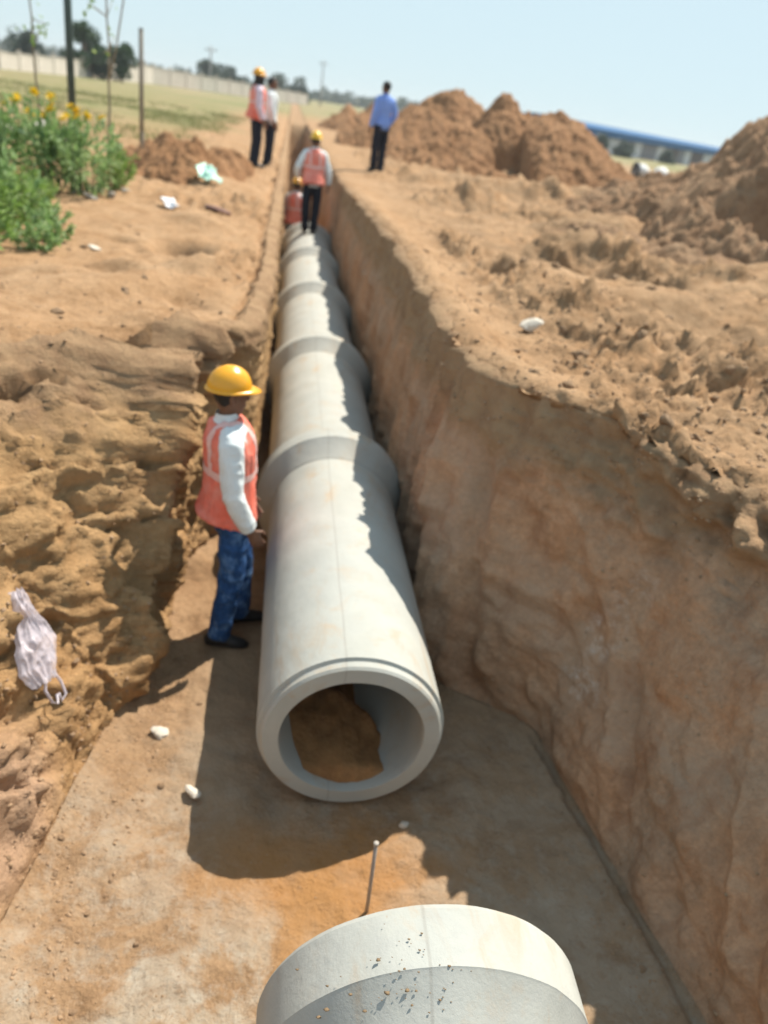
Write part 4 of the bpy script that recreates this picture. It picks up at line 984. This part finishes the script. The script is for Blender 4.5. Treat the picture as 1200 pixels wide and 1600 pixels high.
# electric poles far away
M['pole'] = plain('grey_pole_concrete', (.35, .34, .33), .8, .1)
for x, y, hh_, lb in ((-11.0, 118, 5.4, 'grey electric pole above the wall, left of the helmeted men'), (4.6, 150, 7.0, 'faint electric pole on the horizon between the two groups of men')):
    t = empty('electric_pole', (x, y, 1.4)); tag(t, lb, 'pole', 'electric poles on the horizon')
    b = MB(); b.tube([(0, 0, -.3), (0, 0, hh_)], [.17, .11], 8); b.build('shaft', M['pole'], t)
    b = MB(); b.box((0, 0, hh_ - .5), (1.5, .1, .12)); b.build('crossarm', M['pole'], t)
    for s in (-.6, 0, .6):
        b = MB(); b.tube([(s, 0, hh_ - .44), (s, 0, hh_ - .2)], .05, 6); b.build('insulator', M['pole'], t)

# blue roofed shed
M['blue'] = plain('blue_sheet_roof', (.035, .12, .26), .85, .1, 1.0, 0, 0, .15); M['panelw'] = plain('pale_sheet_panel', (.50, .51, .54), .7, .1, .6)
M['panelg'] = plain('grey_sheet_panel', (.17, .17, .19), .7, .1, .6); M['panelb'] = plain('brown_sheet_panel', (.075, .055, .055), .7, .1, .6)
shed = empty('shed', (35.2, 100, 1.4)); tag(shed, 'long industrial shed with blue sheet roof between the soil heaps', 'shed')
dv = Vector((63.2 - 35.2, 25, 0)); LS = dv.length; shed.rotation_euler = (0, 0, math.atan2(dv.y, dv.x))
LS2 = LS + 26
npan = 26; pw = LS2 / npan; cols = ['panelg', 'panelw', 'panelb', 'panelb', 'panelw', 'panelw', 'panelg', 'panelw', 'panelg', 'panelg', 'panelw', 'panelg', 'panelb']
pmesh = {}
for c in set(cols):
    b = MB(); b.box((0, 0, 1.05), (pw - .06, .12, 2.1)); pmesh[c] = b.mesh('wall_panel', M[c], False)
for k in range(npan):
    o = link('wall_panel', pmesh[cols[k % 13]], shed); o.location = (-4 + pw * (k + .5), 0, 0)
b = MB()
rv = []
for x in (-4.4, LS2 - 3.6):
    rv += [(x, -.5, 2.1), (x, -.5, 2.85), (x, 5, 3.5), (x, 10.5, 2.85), (x, 10.5, 2.1)]
b.add(rv, [(0, 1, 6, 5), (1, 2, 7, 6), (2, 3, 8, 7), (3, 4, 9, 8), (4, 0, 5, 9), (0, 4, 3, 2, 1), (5, 6, 7, 8, 9)]); b.build('roof', M['blue'], shed, False)
b = MB(); b.box((LS2 / 2 - 4, 5.2, 1.0), (LS2 - .4, 9.8, 2.05)); b.build('inner_wall', M['panelg'], shed, False)
for i, (x, y, hh_, lb) in enumerate(((36.5, 98, 2.1, 'small dark tree in front of the shed, beside the heap flank'), (40.5, 100.5, 1.9, 'second small tree in front of the shed'),
                                     (48, 104.5, 1.4, 'round bush before the middle of the shed wall'))):
    tree(x, y, hh_, 1.1, lb, 520 + i, M['leaf_hazy'], 'small trees before the blue shed', 900, .4, 1.3, .05)

# pale tied sacks on the track between the heaps
M['sack'] = plain('white_woven_sack', (.72, .70, .66), .7, .06, 8, .3); M['drum'] = plain('dark_rubber', (.03, .03, .032), .6, .2)
def sack(x, y, s, rot, label):
    b = MB(); b.loft([((-.60, 0, .22), .05, .05), ((-.50, 0, .27), .22, .18), ((-.25, 0, .31), .33, .29), ((0, 0, .33), .36, .32), ((.28, 0, .31), .33, .29), ((.5, 0, .27), .2, .17), ((.58, 0, .25), .06, .06)], 16, side=(0, 1, 0))
    me = remesh(b, .035, 2, lambda c: .03 * billow(c * 5 + x, 2, 5)); me.materials.append(M['sack'])
    t = empty('sack', (x, y, BR - .06), rot, s); tag(t, label, 'sack', 'pale sacks on the track'); link('bag', me, t)
    k = MB(); k.tube([(.56, 0, .25), (.66, .02, .30), (.72, .05, .26)], [.05, .03, .06], 8); k.build('tied_end', M['sack'], t)
sack(17.5, 40.6, .95, R(100), 'left one of two white sacks between the soil heaps')
sack(18.7, 40.9, .95, R(80), 'right one of two white sacks between the soil heaps')
tt = empty('tyre', (16.95, 40.0, BR - .08)); tag(tt, 'dark round tyre-like object beside the white sacks', 'tyre')
b = MB(); ring = [(Vector((0, .30 * math.cos(2 * math.pi * k / 24), .33 + .30 * math.sin(2 * math.pi * k / 24)))) for k in range(25)]
b.loft([(p, .10, .09) for p in ring], 10, side=(1, 0, 0), cap=False); b.build('tread', M['drum'], tt)

# ------------------------------------------------------------------ small debris
M['plastic'] = plain('milky_plastic_film', (.66, .60, .66), .35, .08, 14, .3, 0, .5); M['mint'] = plain('mint_plastic', (.45, .72, .60), .5, .1, 6)
M['paper'] = plain('white_paper', (.78, .78, .80), .7, .05, 10); M['lime'] = plain('white_lime_stone', (.60, .54, .45), .85, .1, 14, .4)
M['rust'] = plain('brown_scrap', (.22, .12, .09), .8, .2, 12, .3); M['steel'] = plain('dusty_steel', (.36, .32, .29), .6, .15, 40, .2, .3); M['grav'] = plain('grey_rubble', (.40, .36, .31), .9, .15, 10, .4)

M['flecks'] = plain('dried_mud', (.20, .135, .075), .9, .2, 30)
def film_mat():
    mt = plain('milky_plastic_film', (.58, .52, .56), .3, .10, 14, .2, 0, .5); g = NG(mt.node_tree)
    tr = g.n('ShaderNodeBsdfTransparent'); mx = g.n('ShaderNodeMixShader')
    g.l(g.ramp(g.noise(18, 4, .6), .3, .75, (.10,) * 3, (.65,) * 3), mx.inputs[0])
    g.l(mt.node_tree.nodes['Principled BSDF'].outputs[0], mx.inputs[1]); g.l(tr.outputs[0], mx.inputs[2]); g.l(mx.outputs[0], mt.node_tree.nodes['Material Output'].inputs['Surface'])
    return mt
M['film'] = film_mat()
def lump(seed, rough=.35, sub_=2):
    import bmesh
    bm = bmesh.new(); bmesh.ops.create_icosphere(bm, subdivisions=sub_, radius=1.0)
    v = np.array([q.co[:] for q in bm.verts]); f = np.array([[q.index for q in p.verts] for p in bm.faces]); bm.free()
    g = np.random.default_rng(seed); pl = g.normal(0, 1, (11, 3)); pl /= np.linalg.norm(pl, axis=1, keepdims=True); off_ = g.uniform(.55, .85, 11)
    k = np.min(np.where(v @ pl.T > .05, off_[None, :] / np.maximum(v @ pl.T, .05), 9), 1); k = np.minimum(k, 1.05)
    rr_ = k * (1 + rough * .5 * fbm(v * 1.7 + seed * 3.1, 3, seed)) + rough * .12 * billow(v * 4 + seed, 2, seed + 1)
    v = v * rr_[:, None] * np.array([1, .8, .62]); return v, f
LUMPS = [lump(600 + k, .5, 3) for k in range(8)]
ROCK = [lump(640 + k, .45, 3) for k in range(4)]
def lump_meshes(src, mat, name):
    out = [np_mesh(name, v, f, mat, True) for v, f in src]
    for q in out: q.set_sharp_from_angle(angle=R(28))
    return out
CLM = lump_meshes(LUMPS, M['clod'], 'soil_clod'); STM = lump_meshes(ROCK, M['lime'], 'stone'); GRM = lump_meshes(ROCK, M['grav'], 'rubble')
def put(name, me, p, s, label, cat, group=None, rot=None):
    o = link(name, me); o.location = p; o.scale = (s,) * 3 if not hasattr(s, '__len__') else s
    o.rotation_euler = rot or (random.uniform(-.5, .5), random.uniform(-.5, .5), random.uniform(0, 6.28)); return tag(o, label, cat, group)
put('stone', STM[0], (-.43, 2.98, .03), .052, 'whitish stone on the sunlit trench floor left of the pipe shadow', 'stone')
put('stone', STM[1], (-.225, 2.60, .025), (.055, .035, .03), 'small flat white stone at the edge of the pipe shadow', 'stone')
put('stone', STM[2], (.76, 2.44, .02), .026, 'tiny pale stone just in front of the open pipe mouth', 'stone')
put('stone', STM[0], (1.79, 5.3, ground_at(1.79, 5.3) + .05), (.10, .09, .08), 'bright white lump on the right bank near the trench rim', 'stone')
put('stone', STM[1], (-1.55, 6.9, ground_at(-1.55, 6.9) + .02), (.07, .05, .04), 'pale stone on the left bank just below the weeds', 'stone')
put('stone', GRM[0], (2.72, 3.75, 1.42), (.10, .08, .07), 'dark rounded stone stuck in the shaded rim at the right picture edge', 'stone')
for i, (x, y, s) in enumerate(((-2.28, 10.3, .14), (-2.05, 10.1, .10), (-2.45, 10.05, .12), (-2.2, 9.75, .09), (-1.95, 10.5, .08))):
    put('rubble', GRM[i % 4], (x, y, ground_at(x, y) + s * .2), (s, s * .8, s * .7), 'grey rubble piece lying between the weeds and the sapling', 'rubble', 'grey rubble at the foot of the sapling')
for i, (x, y, s) in enumerate(((-4.7, 16.8, .42), (-4.2, 16.4, .3), (-5.1, 16.2, .26))):
    put('rubble', GRM[(i + 1) % 4], (x, y, BL + .1), (s, s * .8, s * .6), 'pale rubble block in the grass behind the yellow flowers', 'rubble', 'pale rubble blocks in the field')

def sheet(name, label, cat, nx, ny, sx, sy, mat, loc, rot, amp, seed, shape=None):
    u, v = np.meshgrid(np.linspace(-.5, .5, nx), np.linspace(-.5, .5, ny)); x, y = u.ravel() * sx, v.ravel() * sy
    if shape is not None: x, y = shape(x, y, u.ravel(), v.ravel())
    q = np.stack([x, y, x * 0], 1); z = amp * billow(q * 9 + seed, 3, seed); x = x + amp * .7 * fbm(q * 7, 2, seed + 4); y = y + amp * .7 * fbm(q * 7 + 9, 2, seed + 5)
    v3 = np.stack([x, y, z], 1); f = grid_faces(ny, nx)
    v3 = np.concatenate([v3, v3 - np.array([0, 0, .004])]); f = np.concatenate([f, f[:, ::-1] + nx * ny])
    o = link(name, np_mesh(name, v3, f, mat)); o.location = loc; o.rotation_euler = rot; return tag(o, label, cat)
def slope_spot_2(a, b):
    """frame on the left slope: origin midway, first axis from a to b along the surface"""
    p0, _, n0 = slope_spot(*a); p1, _, n1 = slope_spot(*b); ax_ = (p1 - p0).normalized(); n_ = (n0 + n1); n_ = (n_ - ax_ * n_.dot(ax_)).normalized()
    if n_.z < 0: n_ = -n_
    return (p0 + p1) / 2, ax_, n_
def slope_spot(x, y):
    """point and frame on the left slope"""
    blk_ = P2[:, ia - 40:ib]; j = int(np.argmin((blk_[..., 0] - x) ** 2 + (blk_[..., 1] - y) ** 2)); r, k = divmod(j, ib - ia + 40); k += ia - 40; row = P2[r]; p = Vector(row[k]); q = Vector(row[min(k + 9, ib)]); w = Vector(P2[min(r + 12, nY - 1), k])
    a_ = (q - p).normalized(); b_ = (w - p).normalized(); n_ = a_.cross(b_).normalized()
    if n_.z < 0: n_ = -n_
    return p, a_, n_
# crumpled carrier bag on the left slope, two handles trailing down
p, dwn, nrm = slope_spot_2((-1.10, 2.93), (-.87, 2.72))
Mx = Matrix((dwn, nrm.cross(dwn), nrm)).transposed().to_4x4(); Mx.translation = p + nrm * .085
bagt = empty('plastic_bag'); bagt.matrix_world = Mx; tag(bagt, 'crumpled milky plastic bag lying on the left slope', 'plastic bag')
nu, nv = 64, 44
uu, vv_ = np.meshgrid(np.linspace(0, 1, nu), np.linspace(-1, 1, nv)); u_, v_ = uu.ravel(), vv_.ravel()
wid = np.interp(u_, [0, .08, .3, .62, .85, 1], [.028, .042, .055, .105, .095, .06])
q_ = np.stack([u_ * 2.6, v_ * 1.7, u_ * 0], 1)
hz_ = .026 * billow(q_ + .25 * fbm(q_ * 1.5, 2, 91)[:, None], 3, 92) + .006 * billow(q_ * np.array([2.5, 2.5, 1]) + 5, 2, 95) + .022
px_ = -.25 + .42 * u_ + .012 * fbm(q_ * 1.3, 2, 96); py_ = v_ * wid * (1 + .5 * fbm(q_ * np.array([1.6, .3, 1]), 3, 97)) + .05 * (1 - u_) - .03
top_ = np.stack([px_, py_, hz_ * (1 - .6 * np.abs(v_) ** 3)], 1); bot_ = top_ * np.array([1, 1, .25]) - np.array([0, 0, .012])
me = np_mesh('pouch', np.concatenate([top_, bot_]), np.concatenate([grid_faces(nv, nu), grid_faces(nv, nu)[:, ::-1] + nu * nv]), M['film']); link('pouch', me, bagt)
for s in (-1, 1):
    h_ = MB(); h_.tube([(.14, s * .02, .02), (.20, s * .045, .012), (.26, s * .04, .018), (.28, s * .012, .012), (.24, s * .005, .02)], [.008, .007, .006, .006, .007], 6); h_.build('handle', M['film'], bagt)
# pale plastic strip at the left picture edge
p, dwn, nrm = slope_spot_2((-1.46, 4.02), (-1.37, 3.78)); Mx = Matrix((dwn, nrm.cross(dwn), nrm)).transposed().to_4x4(); Mx.translation = p + nrm * .04
o = sheet('plastic_strip', 'long pale plastic strip hanging down the left slope at the picture edge', 'plastic', 24, 8, .42, .045, M['film'], (0, 0, 0), (0, 0, 0), .012, 811); o.matrix_world = Mx
z = ground_at(-1.34, 9.86); sheet('paper_scrap', 'white crumpled paper scrap on the left bank', 'paper', 14, 14, .18, .22, M['paper'], (-1.34, 9.8, z + .05), (.15, .1, .4), .06, 801)
z = ground_at(-1.2, 12.6); sheet('plastic_scrap', 'mint green plastic scrap at the foot of the clumpy heap', 'plastic', 16, 16, .28, .40, M['mint'], (-1.13, 12.5, z + .10), (.35, .15, .5), .09, 802)
b = MB(); b.loft([((-.16, 0, .03), .045, .02), ((-.05, .01, .035), .06, .025), ((.08, 0, .03), .055, .022), ((.17, -.01, .025), .03, .015)], 10, side=(0, 1, 0))
o = b.build('sandal', M['rust']); o.location = (-.80, 10.05, ground_at(-.80, 10.05) + .01); o.rotation_euler = (.1, .1, R(-20)); tag(o, 'flat dark reddish scrap on the left bank near the trench rim', 'scrap'); o.name = 'scrap_piece'
# steel peg in the floor between the pipes
pg = empty('steel_peg', (.55, 2.0, -.02)); pg.rotation_euler = (0, R(-2.2), 0); tag(pg, 'thin upright steel peg between the near pipe and the open pipe', 'peg')
b = MB(); b.tube([(0, 0, -.05), (0, 0, .2), (0, 0, .455)], .008, 8); b.build('rod', M['steel'], pg)
b = MB(); b.tube([(0, 0, .450), (0, 0, .462)], [.0105, .0105], 10); b.build('head', M['grav'], pg)

# ------------------------------------------------------------------ soil clods: the big ones one by one, the crumbs as one mass
def on_terrain(c0, c1, y0, y1, n, rng, bias=1.0):
    rows = np.where((ys > y0) & (ys < y1))[0]; out = []
    for _ in range(n):
        r = rows[int(len(rows) * rng.random() ** bias)]; k = rng.integers(c0, c1); out.append((P2[r, k], N.reshape(shp)[r, k]))
    return out
rng = np.random.default_rng(5)
ir = lambda a0, a1: (a0, a1)
zones = [((ia - 34, ia), (3.2, 9.0), 30, (.018, .05), 'dry soil clod along the left trench rim', 'clods along the left trench rim'),
         ((ia - 70, ia - 34), (4.6, 11.0), 20, (.02, .05), 'soil clod on the open left bank', 'clods on the left bank'),
         ((ia + 8, ib - 6), (1.6, 3.6), 30, (.014, .04), 'soil clod resting on the left slope', 'clods on the left slope'),
         ((ib, ib + 26), (1.5, 3.8), 34, (.007, .022), 'small soil crumb on the trench floor by the left wall', 'crumbs along the left edge of the trench floor'),
         ((ic - 12, ic), (1.6, 3.3), 12, (.007, .02), 'small soil crumb on the trench floor by the right wall', 'crumbs along the right edge of the trench floor'),
         ((id_ + 7, id_ + 40), (2.6, 8.0), 50, (.02, .055), 'soil clod along the right trench rim', 'clods along the right trench rim'),
         ((id_ + 36, id_ + 90), (4.0, 13.0), 60, (.025, .08), 'soil clod on the churned right bank', 'clods on the right bank')]
for (c0, c1), (y0, y1), n, (s0, s1), lb, gp in zones:
    for p, nr in on_terrain(c0, c1, y0, y1, n, rng):
        s = s0 + (s1 - s0) * rng.random() ** 2; q = p - nr * s * .08
        put('soil_clod', CLM[rng.integers(0, 8)], tuple(q), s, lb, 'soil clod', gp)
cv, cf, off = [], [], 0
small = [lump(700 + k, .3, 1) for k in range(4)]
for (c0, c1), (y0, y1), n, s0, s1 in (((ia - 60, ia + 10), (3.2, 12), 1500, .005, .018), ((ia, ib), (1.3, 5.2), 1500, .005, .02), ((ib, ic), (1.2, 4.5), 1500, .002, .007), ((ib, ib + 16), (1.2, 4.0), 900, .003, .016), ((ic - 12, ic), (1.3, 3.6), 500, .003, .014),
                                      ((id_ - 22, id_ + 45), (2.3, 9), 2200, .006, .022), ((id_ + 30, id_ + 110), (3.5, 16), 2000, .010, .034), ((ic, id_ - 20), (1.5, 4), 260, .005, .016)):
    for p, nr in on_terrain(c0, c1, y0, y1, n, rng):
        v, f = small[rng.integers(0, 4)]; s = s0 + (s1 - s0) * rng.random() ** 2.5; a = rng.uniform(0, 6.28); c, s2 = math.cos(a), math.sin(a)
        q = v * s; cv.append(np.stack([q[:, 0] * c - q[:, 1] * s2, q[:, 0] * s2 + q[:, 1] * c, q[:, 2]], 1) + p - nr * s * .05); cf.append(f + off); off += len(v)
tag(link('soil_crumbs', np_mesh('soil_crumbs', np.concatenate(cv), np.concatenate(cf), M['clod'])), 'loose soil crumbs scattered over banks, slopes and floor', 'soil crumbs', None, 'stuff')

# dry mud flecks stuck on the foreground pipe
cv, cf, off = [], [], 0
for _ in range(70):
    a = rng.normal(-.10, .26); yy_ = rng.normal(1.20, .06) if rng.random() < .8 else rng.uniform(1.0, 1.37)
    rr2 = RB if yy_ > 1.20 else RB - (1.20 - yy_) * .62
    v, f = small[rng.integers(0, 4)]; s_ = .002 + .006 * rng.random() ** 3
    nrm_ = np.array([math.sin(a), 0, math.cos(a)]); c_ = np.array([.575, yy_, RO + .025]) + nrm_ * (rr2 * .965 + .001)
    cv.append(v * s_ * np.array([1.3, 1.3, .35]) + c_); cf.append(f + off); off += len(v)
tag(link('mud_flecks', np_mesh('mud_flecks', np.concatenate(cv), np.concatenate(cf), M['flecks'])), 'brown mud flecks dried on top of the foreground pipe', 'mud', None, 'stuff')

# ------------------------------------------------------------------ thin summer haze in the air
HZ = bpy.data.materials.new('summer_haze'); HZ.use_nodes = True; t_ = HZ.node_tree; t_.nodes.clear()
o_ = t_.nodes.new('ShaderNodeOutputMaterial'); v_ = t_.nodes.new('ShaderNodeVolumePrincipled'); t_.links.new(v_.outputs[0], o_.inputs['Volume'])
v_.inputs['Color'].default_value = (.93, .96, 1.0, 1); v_.inputs['Density'].default_value = .0006; v_.inputs['Anisotropy'].default_value = .2
b = MB(); b.box((0, 480, 6.0), (1500, 1040, 16.0)); hz = b.build('haze', HZ, None, False); hz['kind'] = 'stuff'; hz['label'] = 'thin pale haze over the far fields'
